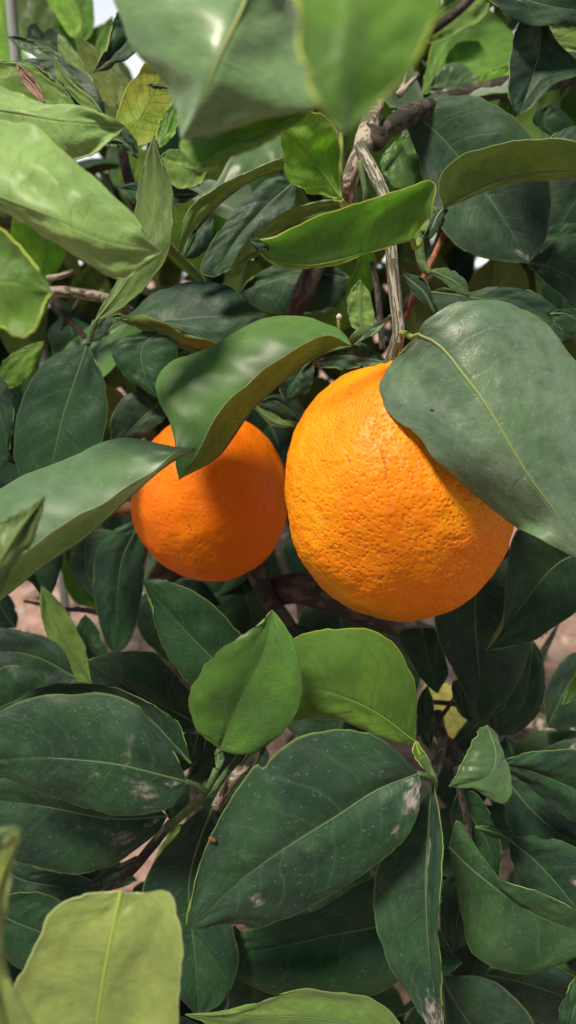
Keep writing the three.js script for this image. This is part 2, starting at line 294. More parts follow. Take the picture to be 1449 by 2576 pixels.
const BARK = {
  ridged: barkMat([0.075, 0.085, 0.045], [0.34, 0.315, 0.27], 3, 28, 3, 0.48, 0.0005),
  grey: barkMat([0.12, 0.10, 0.07], [0.40, 0.35, 0.28], 5, 10, 7, 0.5),
  brown: barkMat([0.035, 0.028, 0.022], [0.10, 0.078, 0.058], 8, 14, 3, 0.5),
  dark: barkMat([0.025, 0.022, 0.018], [0.075, 0.065, 0.05], 11, 9, 6, 0.5),
  green: barkMat([0.06, 0.11, 0.035], [0.11, 0.17, 0.06], 14, 5, 4, 0.5, 0.0003),
  lime: barkMat([0.16, 0.22, 0.04], [0.24, 0.28, 0.06], 17, 5, 4, 0.5, 0.0003),
  rust: barkMat([0.16, 0.06, 0.03], [0.30, 0.13, 0.06], 19, 6, 3, 0.5, 0.0003),
};

// ---------- ground ----------
{
  const n = 360, g = new THREE.PlaneGeometry(2, 2, n, n).rotateX(-Math.PI / 2), p = g.attributes.position, uv = g.attributes.uv;
  for (let i = 0; i < p.count; i++) {
    const w = (t) => Math.sign(t) * (2.2 * Math.abs(t) + 78 * Math.pow(Math.abs(t), 6)), x = w(p.getX(i)), z = w(p.getZ(i)) - 2.2;
    const near = 1 - sm(3, 9, Math.hypot(x, z + 2.2)), c = 1 - worley2(x * 9, z * 9)[0], c2 = 1 - worley2(x * 24 + 5, z * 24)[0];
    p.setXYZ(i, x, near * (0.05 * (fbm(x * 3, z * 3, 0, 4) - 0.5) + 0.06 * c * c * fbm(x * 2 + 9, z * 2) + 0.022 * c2) - 0.02, z); uv.setXY(i, x, z);
  }
  g.computeVertexNormals();
  const map = dataTex(512, 512, (u, v) => { const a = fbm(u * 12, v * 12, 0, 5), b = fbm(u * 60 + 3, v * 60, 0, 3), h = hash(u * 512, v * 512, 3); const k = 0.45 + 1.1 * b; return [mix(0.26, 0.42, a) * k + 0.05 * (h > 0.98), mix(0.155, 0.285, a) * k + 0.05 * (h > 0.98), mix(0.115, 0.245, a) * k + 0.05 * (h > 0.98)]; }, true);
  map.wrapS = map.wrapT = THREE.MirroredRepeatWrapping;
  const bump = dataTex(512, 512, (u, v) => [fbm(u * 40, v * 40, 0, 5), 0, 0], false); bump.wrapS = bump.wrapT = THREE.MirroredRepeatWrapping;
  const m = new THREE.Mesh(g, new THREE.MeshStandardMaterial({ map, bumpMap: bump, bumpScale: 0.02, roughness: 0.97 }));
  m.name = 'ground'; m.receiveShadow = m.castShadow = true; m.userData = { kind: 'structure', label: 'dry reddish clods of bare soil under the orange tree' }; scene.add(m);
  // loose clods and stones lying on it
  const s = new THREE.IcosahedronGeometry(1, 2), q = s.attributes.position;
  for (let i = 0; i < q.count; i++) { const v = V(q.getX(i), q.getY(i), q.getZ(i)), k = 0.7 + 0.6 * fbm(v.x * 1.4 + 5, v.y * 1.4, v.z * 1.4 + 3, 3); q.setXYZ(i, v.x * k, v.y * k * 0.7, v.z * k); }
  s.computeVertexNormals();
  const inst = new THREE.InstancedMesh(s, new THREE.MeshStandardMaterial({ roughness: 0.95, color: 0xffffff }), 2600), o = new THREE.Object3D(), c = new THREE.Color();
  for (let i = 0; i < 2600; i++) {
    const r = Math.pow(rnd(), 2) * 0.05 + 0.01; o.position.set(rr(-2.6, 2.6), r * 0.2 - 0.005, rr(-5.5, -0.4)); o.rotation.set(rnd() * 6, rnd() * 6, rnd() * 6); o.scale.setScalar(r); o.updateMatrix(); inst.setMatrixAt(i, o.matrix);
    const t = rr(0.65, 1.35), w = rnd(); c.setRGB((0.34 + 0.12 * w) * t, (0.235 + 0.15 * w) * t, (0.175 + 0.16 * w) * t); inst.setColorAt(i, c);
  }
  inst.name = 'soil_clods'; inst.castShadow = inst.receiveShadow = true; inst.userData = { kind: 'stuff', label: 'loose clods and small stones scattered over the bare soil', category: 'soil' }; scene.add(inst);
}
// ---------- the tree that fills the picture ----------
const tree = new THREE.Group(); tree.name = numbered('orange_tree'); tree.position.set(-0.12, 0, -1.1); scene.add(tree);
tree.userData = { label: 'leafy orange tree that fills the view, with dusty green leaves around two ripe oranges', category: 'tree' };
tree.updateMatrixWorld(true);
const TREE0 = tree.position.clone();
const local = (p) => p.sub(TREE0);
const flat = (a, d) => { const o = []; for (let i = 0; i < a.length; i += 3) o.push(local(P(a[i], a[i + 1], d + a[i + 2] / 1000))); return o; };
const TEYE = EYE.clone().sub(TREE0);
let heroCount = 0;
// kind, seen face, distance (m), midrib, margin A, margin B as x, y, depth offset (mm); label only where it looks different
function H(kind, face, d, M, A, B, o = {}) {
  const k = o.k ?? heroCount; heroCount++;
  const { G, rib } = leafSurface(flat(M, d), flat(A, d), flat(B, d), face, { eye: TEYE, seed: heroCount * 1.37, cup: 0.07, wave: 0.0012, pucker: 0.00009, ...o });
  const mats = KIND[kind](k), leaf = put(new THREE.Mesh(G, [mats[0], mats[1], mats[3]]), 'leaf', tree, o.label);
  const r = o.rib ?? 0.00055;
  put(new THREE.Mesh(tube(rib, [r, r * 0.75, r * 0.5, r * 0.15], { sides: 6, steps: 20 }), mats[2]), 'midrib', leaf);
  if (o.pet) put(new THREE.Mesh(tube(flat([...M.slice(0, 3), ...o.pet], d), [0.0009, 0.00105, 0.0012], { sides: 7 }), o.petMat ?? BARK.green), 'petiole', leaf);
  return leaf;
}
function wing(leaf, kind, face, d, M, A, B) {
  const { G, rib } = leafSurface(flat(M, d), flat(A, d), flat(B, d), face, { eye: TEYE, seed: 3, cup: 0.06, wave: 0.0002, pucker: 0, nu: 20, nv: 4 }), mats = KIND[kind](1);
  const w = put(new THREE.Mesh(G, [mats[0], mats[1], mats[3]]), 'petiole_wing', leaf);
  put(new THREE.Mesh(tube(rib, [0.0006, 0.0006, 0.0007], { sides: 6, steps: 10 }), mats[2]), 'petiole', leaf);
}
const branch = (bark, d, pts, radii, o = {}) => put(new THREE.Mesh(tube(flat(pts, d), radii, { sides: 14, wobble: 0.16, seed: pts[0] * 0.01, ...o }), BARK[bark]), o.name ?? 'branch', tree, o.label);

// ---------- oranges ----------
function orange(label, x, y, d, rx, ry, tilt, lean, o) {
  const C = P(x, y, d), t = thing('orange', label, 'orange', C, 'ripe oranges hanging on the tree');
  const fwd = P(x, y, 1).sub(EYE).normalize();
  t.quaternion.setFromRotationMatrix(ROT).multiply(new THREE.Quaternion().setFromEuler(new THREE.Euler(lean, 0.6, tilt, 'ZXY')));
  t.updateMatrixWorld(true);
  const NU = o.nu, NV = o.nv, pos = [], col = [], idx = [], inv = t.matrixWorld.clone().invert(), S = o.seed;
  const scars = (o.scars ?? []).map(([r, ...pts]) => ({ r, p: pts.map(([a, b]) => { const q = P(a, b, 1).sub(EYE).normalize(), oc = EYE.clone().sub(C), bq = oc.dot(q), R = (rx + ry) / 2, h = bq * bq - oc.lengthSq() + R * R; return EYE.clone().addScaledVector(q, -bq - Math.sqrt(Math.max(0, h))).applyMatrix4(inv).normalize(); }) }));
  for (let i = 0; i <= NV; i++) for (let j = 0; j <= NU; j++) {
    const th = i / NV * Math.PI, ph = (j % NU) / NU * Math.PI * 2, n = V(Math.sin(th) * Math.cos(ph), Math.cos(th), Math.sin(th) * Math.sin(ph));
    const egg = 1 - o.egg * Math.max(0, n.y) * Math.max(0, n.y), p = V(n.x * rx * egg, n.y * ry, n.z * rx * egg), q = p.clone().multiplyScalar(1000);   // mm
    const top = 1 - sm(0, 0.5, th), crease = Math.pow(Math.abs(Math.cos(ph * 4.5 + S)), 3);
    let h = -1.6 * (1 - sm(0, 0.16, th)) - 0.8 * top * crease * sm(0.05, 0.2, th) * (1 - sm(0.25, 0.5, th));
    h += 1.7 * (fbm(q.x * 0.05 + S, q.y * 0.05, q.z * 0.05, 3) - 0.5) * 2 * o.lump;
    const ridged = 1 - Math.abs(2 * fbm(q.x * 0.16 + S, q.y * 0.22, q.z * 0.16, 4) - 1);
    h += o.wrinkle * 0.34 * (ridged - 0.75);
    h += o.wrinkle * 0.5 * (fbm(q.x * 0.42 + 9, q.y * 0.5 + S, q.z * 0.42, 3) - 0.5);
    const w = worley3(q.x * o.poreF + S, q.y * o.poreF, q.z * o.poreF), pit = 1 - sm(0.08, 0.5, w);
    h -= o.pore * pit;
    let scar = 0;
    for (const s of scars) for (let k = 0; k + 1 < s.p.length; k++) {
      const a = s.p[k], e = s.p[k + 1].clone().sub(a), u = clamp(n.clone().sub(a).dot(e) / Math.max(1e-9, e.lengthSq())), dd = n.distanceTo(a.clone().addScaledVector(e, u)) * rx * 1000;
      scar = Math.max(scar, 1 - sm(s.r * 0.5, s.r * 1.2, dd));
    }
    h -= 0.2 * scar;
    p.addScaledVector(n, h / 1000); pos.push(p.x, p.y, p.z);
    const a = fbm(q.x * 0.045 + 4 + S, q.y * 0.045, q.z * 0.045, 3), b = fbm(q.x * 0.3 + S, q.y * 0.3 + 2, q.z * 0.3, 3);
    const pale = sm(0.68, 0.78, fbm(q.x * 0.5 + S * 2, q.y * 0.3, q.z * 0.5 + 7, 3)) * 0.35 * o.wrinkle * (0.3 + top * 1.6);
    let c = [mix(0.86, 0.90, a), mix(o.g0, o.g1, sm(0.3, 0.75, a)) * (0.85 + 0.3 * b), mix(0.002, 0.004, b)];
    c = [mix(c[0], c[0] * 0.94, pit), mix(c[1], c[1] * 0.80, pit), c[2]];
    c = c.map((v, k) => mix(mix(v, [0.88, 0.40, 0.24][k], clamp(pale)), [0.32, 0.10, 0.03][k], scar * 0.5));
    col.push(...c);
  }
  for (let i = 0; i < NV; i++) for (let j = 0; j < NU; j++) { const a = i * (NU + 1) + j; idx.push(a, a + 1, a + NU + 1, a + 1, a + NU + 2, a + NU + 1); }
  const g = new THREE.BufferGeometry(); g.setAttribute('position', new THREE.Float32BufferAttribute(pos, 3)); g.setAttribute('color', new THREE.Float32BufferAttribute(col, 3)); g.setIndex(idx); g.computeVertexNormals();
  const nr = g.attributes.normal; for (let i = 0; i <= NV; i++) { const a = i * (NU + 1), b = a + NU, v = V(nr.getX(a) + nr.getX(b), nr.getY(a) + nr.getY(b), nr.getZ(a) + nr.getZ(b)).normalize(); nr.setXYZ(a, v.x, v.y, v.z); nr.setXYZ(b, v.x, v.y, v.z); }
  put(new THREE.Mesh(g, new THREE.MeshPhysicalMaterial({ vertexColors: true, roughness: o.rough, clearcoat: o.coat, clearcoatRoughness: 0.36, specularIntensity: 0.4 })), 'peel', t);
  const star = new THREE.Shape(); for (let k = 0; k <= 40; k++) { const a = k / 40 * 6.2832, r = 0.0042 * (1 + 0.28 * Math.cos(a * 5)); k ? star.lineTo(r * Math.cos(a), r * Math.sin(a)) : star.moveTo(r, 0); }
  const sg = new THREE.ExtrudeGeometry(star, { depth: 0.0014, bevelEnabled: true, bevelSize: 0.0005, bevelThickness: 0.0005, bevelSegments: 2 }).rotateX(-Math.PI / 2).translate(0, ry - 0.0022, 0);
  put(new THREE.Mesh(sg, BARK.green), 'calyx', t);
  return t;
}
orange('large bright orange with coarse pitted peel in the centre, partly under a big dusty leaf', 1003, 1235, 0.300, 0.0438, 0.0492, 0.12, 0.10,
  { egg: 0.05, nu: 1000, nv: 560, seed: 2.3, lump: 1, wrinkle: 1, pore: 0.34, poreF: 0.68, g0: 0.235, g1: 0.33, rough: 0.48, coat: 0.12,
    scars: [[0.5, [958, 1140], [966, 1165], [972, 1190], [969, 1210]], [0.5, [968, 1160], [986, 1168]], [0.5, [950, 1448], [962, 1440]], [0.4, [862, 1410], [880, 1425]], [0.5, [868, 1155], [872, 1178]], [0.45, [870, 1000], [874, 1006]]] });
orange('smaller smooth orange behind and to the left of the large one, in shade', 531, 1252, 0.385, 0.0385, 0.0415, -0.05, 0.15,
  { egg: 0.02, nu: 640, nv: 380, seed: 8.1, lump: 1.1, wrinkle: 0.35, pore: 0.2, poreF: 0.52, g0: 0.182, g1: 0.215, rough: 0.5, coat: 0.08, scars: [[0.5, [470, 1320], [480, 1335]], [0.35, [560, 1300], [566, 1304]], [0.4, [420, 1180], [424, 1186]]] });

// ---------- branches ----------
branch('ridged', 0.290, [905, 372, 22, 925, 405, 15, 948, 452, 6, 968, 500, 0, 980, 560, 0, 984, 630, 0, 990, 710, 0, 998, 780, 0, 1003, 835, 0, 995, 875, 2, 984, 912, 6], [0.0020, 0.0026, 0.0026, 0.0024, 0.0023, 0.0022, 0.0023, 0.0022, 0.0023, 0.0027], { label: 'pale ridged twig that holds the large orange' , sides: 18, steps: 70});
branch('grey', 0.315, [950, 255, 12, 932, 310, 4, 915, 365, 0, 893, 410, 0, 876, 470, 4, 872, 540, 16], [0.0030, 0.0040, 0.0042, 0.0032, 0.0035, 0.004], { wobble: 0.35, steps: 40, label: 'gnarled grey twig beside the lime leaf' });
branch('dark', 0.325, [940, 345, 0, 985, 315, 4, 1030, 290, 12, 1090, 265, 25], [0.0035, 0.0042, 0.0042, 0.004]);
branch('dark', 0.318, [918, 322, 0, 945, 345, -3, 968, 335, 2], [0.003, 0.0046, 0.0015], { wobble: 0.6, steps: 16, label: 'dark knot on the gnarled twig' });
branch('brown', 0.37, [735, 800, 10, 760, 740, 0, 790, 675, 0, 830, 600, 10, 872, 520, 0], [0.0046, 0.0046, 0.0042, 0.004, 0.0036]);
branch('dark', 0.44, [1090, 262, -10, 1180, 240, 0, 1290, 214, 0, 1400, 196, 10, 1520, 180, 20], [0.0050, 0.0052, 0.0056, 0.0056, 0.006]);
branch('rust', 0.355, [1140, 540, 0, 1112, 600, 0, 1080, 670, 0, 1045, 735, 0, 1020, 800, 10], [0.0012, 0.0013, 0.0014, 0.0014, 0.0015], { label: 'thin reddish brown twig' });
branch('green', 0.275, [1035, 560, 6, 1052, 600, 0, 1057, 640, 0, 1068, 676, 0, 1085, 688, 0], [0.0014, 0.0016, 0.0017, 0.0017, 0.0012]);
branch('green', 0.30, [905, 405, 0, 912, 440, 0, 920, 490, 0, 918, 540, 6], [0.0011, 0.0012, 0.0012, 0.0011]);
branch('dark', 0.34, [935, 660, 0, 948, 720, 0, 955, 790, 0, 962, 880, 0], [0.0012, 0.0014, 0.0014, 0.0014]);
branch('brown', 0.36, [1010, 800, 10, 1030, 760, 0, 1050, 720, 0, 1090, 690, 10], [0.0024, 0.0026, 0.0022, 0.002]);
branch('lime', 0.262, [858, 335, 0, 859, 370, 0, 858, 420, 2, 858, 500, 4, 866, 526, 8], [0.0007, 0.0009, 0.0007, 0.0007, 0.001]);
branch('dark', 0.42, [640, 1430, 0, 672, 1500, 0, 705, 1550, 0, 745, 1610, 0, 800, 1700, 20], [0.0052, 0.005, 0.0048, 0.0048, 0.005]);
branch('brown', 0.42, [680, 1490, 10, 760, 1480, 0, 850, 1510, 0, 935, 1545, 10, 1080, 1600, 30], [0.0085, 0.0088, 0.0078, 0.007, 0.006], { label: 'thick bare limb under the oranges' });
branch('brown', 0.55, [700, 1300, 30, 735, 1400, 0, 770, 1480, 0, 800, 1580, 10], [0.011, 0.011, 0.011, 0.012]);
branch('grey', 0.50, [1290, 1780, 0, 1340, 1820, 0, 1400, 1852, 0, 1520, 1905, 0], [0.0085, 0.0085, 0.009, 0.0095], { label: 'striped grey limb at the right edge' });
branch('grey', 0.40, [110, 738, 0, 150, 733, 0, 210, 740, 0, 268, 752, 0, 330, 780, 10], [0.0026, 0.0026, 0.0027, 0.0025, 0.002], { label: 'pale dry twig behind the left leaves' });
branch('grey', 0.39, [118, 700, 0, 150, 695, 0, 185, 682, 0], [0.0014, 0.0014, 0.001]);
branch('brown', 0.41, [130, 735, 0, 160, 790, 0, 215, 850, 0], [0.002, 0.0018, 0.0014]);
branch('dark', 0.41, [205, 745, 0, 180, 790, 0, 150, 830, 0], [0.0012, 0.0012, 0.001]);
branch('rust', 0.43, [240, 1282, 0, 300, 1280, 0, 345, 1276, 0, 420, 1262, 0], [0.0038, 0.0038, 0.0036, 0.003], { label: 'rusty brown twig behind the smaller orange' });
branch('dark', 0.44, [60, 1512, 0, 160, 1532, 0, 215, 1535, 0, 265, 1545, 0], [0.0008, 0.0010, 0.0014, 0.0018]);
branch('green', 0.262, [545, 1935, 0, 533, 1965, 0, 515, 1995, 2, 475, 2035, 10, 420, 2085, 22], [0.0012, 0.0013, 0.0014, 0.0014, 0.0014]);
branch('grey', 0.27, [640, 1885, 4, 628, 1915, 0, 600, 1945, 0, 570, 1985, 0, 545, 2030, 6], [0.0022, 0.0024, 0.0022, 0.002, 0.002], { wobble: 0.3 });
branch('green', 0.275, [600, 1905, 0, 575, 1935, 0, 545, 1975, 0, 520, 2000, 0], [0.0010, 0.0011, 0.0012, 0.0012]);
branch('dark', 0.30, [430, 2070, 0, 380, 2130, 0, 330, 2190, 0, 285, 2225, 0, 240, 2250, 0], [0.0016, 0.0019, 0.0019, 0.0016, 0.0014]);
branch('dark', 0.31, [345, 2160, 0, 310, 2178, 0, 270, 2195, 0, 225, 2230, 0], [0.0012, 0.0013, 0.0013, 0.0013]);
branch('dark', 0.40, [1075, 1765, 0, 1110, 1768, 0, 1150, 1772, 0, 1180, 1785, 6], [0.0012, 0.0013, 0.0014, 0.0014], { name: 'branch' });
branch('dark', 0.395, [1148, 1740, 0, 1132, 1772, 0, 1105, 1810, 0, 1090, 1850, 4], [0.0005, 0.0010, 0.0013, 0.0014], { name: 'thorn' });
branch('dark', 0.40, [1095, 1790, 0, 1110, 1850, 0, 1135, 1900, 0, 1150, 1940, 0], [0.0030, 0.0034, 0.0036, 0.004]);
branch('dark', 0.385, [1120, 1855, 0, 1150, 1875, 0, 1190, 1895, 0, 1240, 1915, 8], [0.0014, 0.0015, 0.0016, 0.0016]);
branch('brown', 0.36, [1225, 1770, 0, 1240, 1820, 0, 1255, 1880, 0, 1262, 1960, 0], [0.0011, 0.0012, 0.0013, 0.0014]);
branch('dark', 0.52, [1410, 1560, 0, 1388, 1600, 0, 1362, 1650, 0, 1345, 1700, 0], [0.0004, 0.0018, 0.0026, 0.003], { name: 'thorn', label: 'long dark thorn in front of the bare soil' });
branch('green', 0.265, [1060, 1900, 0, 1078, 1935, 0, 1090, 1965, 0, 1088, 1990, 2], [0.0013, 0.0015, 0.0015, 0.0012]);
branch('dark', 0.30, [1090, 1960, 0, 1100, 1930, 6, 1110, 1890, 20, 1115, 1850, 40], [0.0016, 0.002, 0.002, 0.002]);
branch('dark', 0.32, [1150, 1930, 0, 1160, 2000, 0, 1175, 2060, 0, 1180, 2170, 0], [0.0018, 0.0016, 0.0016, 0.0014]);
branch('grey', 0.36, [1005, 240, 0, 1018, 205, 0, 1022, 182, 0], [0.0014, 0.0012, 0.0008]);
branch('grey', 0.358, [1000, 240, 0, 1030, 212, 0, 1052, 185, 0], [0.0016, 0.0013, 0.0009]);
branch('dark', 0.45, [1060, 95, 0, 1110, 60, 0, 1160, 20, 0, 1200, -20, 0], [0.0024, 0.0026, 0.0026, 0.0026]);
branch('dark', 0.36, [300, 330, 0, 315, 420, 0, 340, 520, 10, 330, 640, 20], [0.0022, 0.0024, 0.0026, 0.0026]);
branch('green', 0.34, [240, 808, 0, 225, 850, 0, 222, 868, 0], [0.0012, 0.0013, 0.0012]);
// ---------- leaves at the top ----------
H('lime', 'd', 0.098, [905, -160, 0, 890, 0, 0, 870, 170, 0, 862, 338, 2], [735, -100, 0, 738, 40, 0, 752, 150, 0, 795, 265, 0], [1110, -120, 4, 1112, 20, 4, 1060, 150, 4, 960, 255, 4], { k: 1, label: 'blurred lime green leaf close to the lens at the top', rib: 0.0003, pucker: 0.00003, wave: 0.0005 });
H('skyTint', 'u', 0.155, [655, -120, -2, 610, 20, -7, 548, 150, -9, 505, 262, -6, 458, 352, 0], [285, -80, 6, 300, 40, 4, 335, 120, 4, 405, 200, 3, 440, 285, 2], [745, -60, 16, 775, 110, 9, 803, 262, -1, 650, 300, -2, 530, 335, -1], { k: 1, label: 'large blurred pale leaf with a raised fold hanging in front at the top', cup: 0.02, wave: 0.0012, pucker: 0.0001 });
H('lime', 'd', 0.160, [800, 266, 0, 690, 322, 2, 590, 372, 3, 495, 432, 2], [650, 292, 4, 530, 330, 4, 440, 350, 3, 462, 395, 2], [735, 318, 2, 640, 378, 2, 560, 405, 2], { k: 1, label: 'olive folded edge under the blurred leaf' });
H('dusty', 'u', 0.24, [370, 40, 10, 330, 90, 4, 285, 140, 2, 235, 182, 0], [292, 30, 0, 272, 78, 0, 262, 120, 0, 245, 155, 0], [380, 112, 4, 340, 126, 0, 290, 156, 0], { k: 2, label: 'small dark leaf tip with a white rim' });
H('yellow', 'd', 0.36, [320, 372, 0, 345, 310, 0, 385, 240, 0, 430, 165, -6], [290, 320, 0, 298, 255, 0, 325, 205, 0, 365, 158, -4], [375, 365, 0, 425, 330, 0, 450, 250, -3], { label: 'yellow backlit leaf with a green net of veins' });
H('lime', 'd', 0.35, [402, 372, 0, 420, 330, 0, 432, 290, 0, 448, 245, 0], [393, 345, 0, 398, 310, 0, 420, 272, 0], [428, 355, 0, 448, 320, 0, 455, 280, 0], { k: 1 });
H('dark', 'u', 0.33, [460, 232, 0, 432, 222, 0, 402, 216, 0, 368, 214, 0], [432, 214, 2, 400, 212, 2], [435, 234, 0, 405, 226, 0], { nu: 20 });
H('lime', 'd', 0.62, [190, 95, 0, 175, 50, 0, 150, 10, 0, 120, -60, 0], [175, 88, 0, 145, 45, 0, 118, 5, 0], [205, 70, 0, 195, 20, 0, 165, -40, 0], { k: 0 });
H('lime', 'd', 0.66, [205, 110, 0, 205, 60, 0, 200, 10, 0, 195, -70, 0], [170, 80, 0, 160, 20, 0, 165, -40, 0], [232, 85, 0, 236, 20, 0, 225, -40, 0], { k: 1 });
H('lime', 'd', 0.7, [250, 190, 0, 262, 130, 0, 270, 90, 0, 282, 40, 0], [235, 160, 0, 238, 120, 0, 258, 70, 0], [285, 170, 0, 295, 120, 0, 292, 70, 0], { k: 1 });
H('lime', 'd', 0.8, [40, 190, 0, 20, 120, 0, 10, 60, 0, -5, -60, 0], [5, 170, 0, -20, 110, 0, -30, 20, 0], [60, 150, 0, 55, 80, 0, 30, 0, 0], { k: 0 });
H('dark', 'u', 0.40, [66, 100, 0, 100, 105, 0, 150, 125, 0, 200, 170, 0], [70, 62, 0, 90, 60, 4, 104, 80, 8, 130, 70, 2, 165, 84, 0, 188, 130, 0], [80, 130, 0, 130, 165, 0, 170, 180, 0], { label: 'dark leaf with a wavy margin', k: 0 });
H('mid', 'u', 0.37, [20, 92, 0, 70, 112, 0, 130, 145, 0, 175, 175, 0], [60, 94, 0, 110, 110, 0, 150, 135, 0], [50, 120, -3, 90, 150, -3, 140, 172, -3], { k: 1 });
H('pale', 'd', 0.38, [240, 280, 0, 205, 200, 0, 170, 140, 0, 146, 86, 0], [205, 270, 0, 170, 190, 0, 148, 130, 0], [245, 230, 0, 205, 150, 0, 165, 95, 0], { label: 'pale leaf pointing up at the upper left', k: 0 });
H('cream', 'd', 0.42, [290, 270, 0, 250, 200, 0, 220, 140, 0, 190, 92, 0], [250, 255, 0, 215, 180, 0, 195, 125, 0], [310, 230, 0, 275, 165, 0, 225, 105, 0], { k: 0 });
H('pale', 'd', 0.44, [330, 270, 0, 300, 220, 0, 280, 170, 0, 262, 130, 0], [295, 270, 0, 270, 215, 0, 258, 165, 0], [345, 240, 0, 315, 190, 0, 285, 145, 0], { k: 1 });
H('dark', 'u', 0.34, [-20, 170, 8, 60, 200, 0, 150, 245, 0, 268, 300, 0], [40, 152, 0, 135, 149, 0, 205, 178, 0, 252, 230, 0], [20, 205, -6, 90, 270, -6, 180, 305, -4], { k: 1, label: 'blue grey glossy leaf behind the pale leaves at the upper left' });
H('mid', 'd', 0.325, [-10, 155, 0, 60, 175, 0, 130, 225, 0, 200, 285, 0], [25, 152, 0, 90, 165, 0, 160, 220, 0], [-10, 210, 0, 60, 250, 0, 130, 280, 0], { k: 0 });
H('mid', 'd', 0.33, [140, 150, 0, 165, 195, 0, 210, 240, 0, 262, 295, 0], [150, 160, 0, 200, 212, 0, 245, 262, 0], [138, 185, 0, 175, 235, 0, 220, 280, 0], { k: 1, nu: 24 });
H('dead', 'd', 0.30, [112, 258, 0, 92, 225, 0, 62, 190, 0, 41, 158, 0], [85, 240, 0, 55, 205, 0, 45, 180, 0], [108, 235, 0, 82, 190, 0, 55, 168, 0], { label: 'dry brown curled leaf at the upper left', nu: 24 });
H('pale', 'd', 0.225, [-120, 270, 0, 20, 280, -2, 160, 305, -2, 316, 318, 4], [-60, 200, 6, 10, 224, 5, 60, 243, 3, 130, 266, 2, 205, 272, 1, 268, 290, 0], [-60, 360, 2, 90, 420, 2, 208, 407, 2, 250, 382, 2, 288, 350, 3], { label: 'sunlit pale green leaf, underside up, at the upper left', cup: -0.04, wave: 0.0016, pucker: 0.0001 });
H('dark', 'u', 0.235, [260, 360, 6, 290, 352, 3, 322, 366, 0, 346, 398, 0], [300, 318, 4, 322, 325, 0, 345, 358, 0], [270, 372, 4, 300, 370, 2, 325, 386, 0], { nu: 24, k: 0 });
H('pale', 'd', 0.195, [-160, 430, 0, 0, 495, -2, 130, 546, -4, 262, 604, -3, 408, 634, 2], [-90, 280, 10, 20, 296, 8, 105, 330, 5, 170, 390, 3, 262, 466, 2, 332, 540, 1, 372, 600, 0], [-60, 500, 4, 40, 545, 3, 150, 625, 3, 245, 686, 3, 308, 710, 3, 372, 668, 2], { label: 'largest pale green sunlit leaf, crossing the left edge', cup: -0.06, wave: 0.0017, pucker: 0.00018, rib: 0.00045, nu: 60, nv: 12 });
H('fresh', 'd', 0.17, [-140, 716, 0, -40, 716, 0, 50, 716, 0, 131, 735, 0], [-60, 540, 2, 0, 570, 0, 48, 615, 0, 100, 680, 0], [-60, 800, 0, 0, 832, 0, 66, 860, 0, 110, 800, 0], { label: 'yellowish leaf with its tip at the left edge', k: 0 });
H('olive', 'd', 0.285, [240, 808, 4, 310, 720, 2, 372, 600, 0, 392, 460, 0, 388, 342, -4], [255, 770, 4, 290, 700, 4, 330, 590, 4, 342, 490, 3, 362, 400, 0], [330, 765, 2, 390, 700, 0, 426, 622, -2, 440, 560, -2, 432, 470, -2, 402, 398, -3], { label: 'tall narrow leaf standing upright beside the sunlit leaves', k: 1 });
H('mid', 'd', 0.34, [525, 425, 0, 480, 425, 0, 440, 415, 0, 400, 398, 0], [500, 395, 0, 452, 374, 0, 420, 378, 0], [500, 470, 0, 450, 475, 0, 410, 445, 0], { k: 0 });
H('dark', 'u', 0.345, [500, 488, 0, 440, 490, 0, 370, 485, 0, 295, 472, 0], [465, 470, 0, 400, 458, 0, 330, 458, 0], [470, 510, 0, 400, 530, 0, 330, 510, 0], { k: 1 });
H('mid', 'u', 0.305, [735, 420, 4, 640, 450, 2, 545, 520, 0, 478, 590, 0, 450, 645, 0], [700, 330, 10, 640, 345, 10, 590, 372, 10, 556, 442, 8, 492, 540, 5], [712, 394, -4, 610, 436, -5, 502, 494, -5, 470, 540, -4, 455, 590, -2], { label: 'arched leaf folded along its midrib, olive side showing, left of the lime leaf', k: 1 });
H('dark', 'u', 0.345, [745, 455, 0, 660, 530, 0, 590, 610, 0, 540, 698, 0], [690, 440, 0, 615, 495, 0, 555, 570, 0, 505, 685, 0], [748, 490, 0, 720, 580, 0, 630, 650, 0, 580, 680, 0], { k: 1 });
H('mid', 'd', 0.32, [862, 520, 0, 760, 555, 0, 660, 610, 0, 580, 675, 0], [850, 503, -3, 760, 514, -4, 680, 556, -4, 605, 630, -3], [850, 545, 2, 760, 590, 2, 640, 650, 2], { k: 0 });
H('dark', 'u', 0.35, [535, 540, 0, 500, 580, 0, 480, 620, 0, 462, 650, 0], [540, 560, 0, 530, 610, 0, 500, 645, 0], [510, 545, 0, 478, 590, 0, 465, 625, 0], { k: 1, nu: 24 });
H('lime', 'd', 0.258, [858, 502, 6, 830, 462, 4, 785, 400, 0, 738, 342, -6, 718, 300, -8], [820, 496, 6, 755, 480, 4, 722, 452, 2, 708, 400, -2, 707, 340, -7], [859, 440, 4, 856, 370, 0, 838, 312, -6, 800, 282, -9, 760, 283, -9], { k: 0, label: 'bright lime leaf hanging vertically left of the gnarled twig', pet: [866, 526, 8] , petMat: BARK.lime});
H('lime', 'd', 0.245, [1038, 600, 8, 960, 622, 4, 870, 650, 2, 770, 668, 2, 690, 650, 1, 632, 606, 0], [1085, 530, -4, 1094, 458, -8, 985, 480, -9, 900, 514, -9, 800, 545, -8, 700, 589, -5], [1000, 612, 10, 925, 635, 8, 860, 660, 6, 795, 674, 5, 720, 676, 4, 665, 645, 2], { k: 1, label: 'long lime leaf crossing in front of the twig above the large orange', pet: [1042, 620, 9, 1056, 606, 20], petMat: BARK.lime });
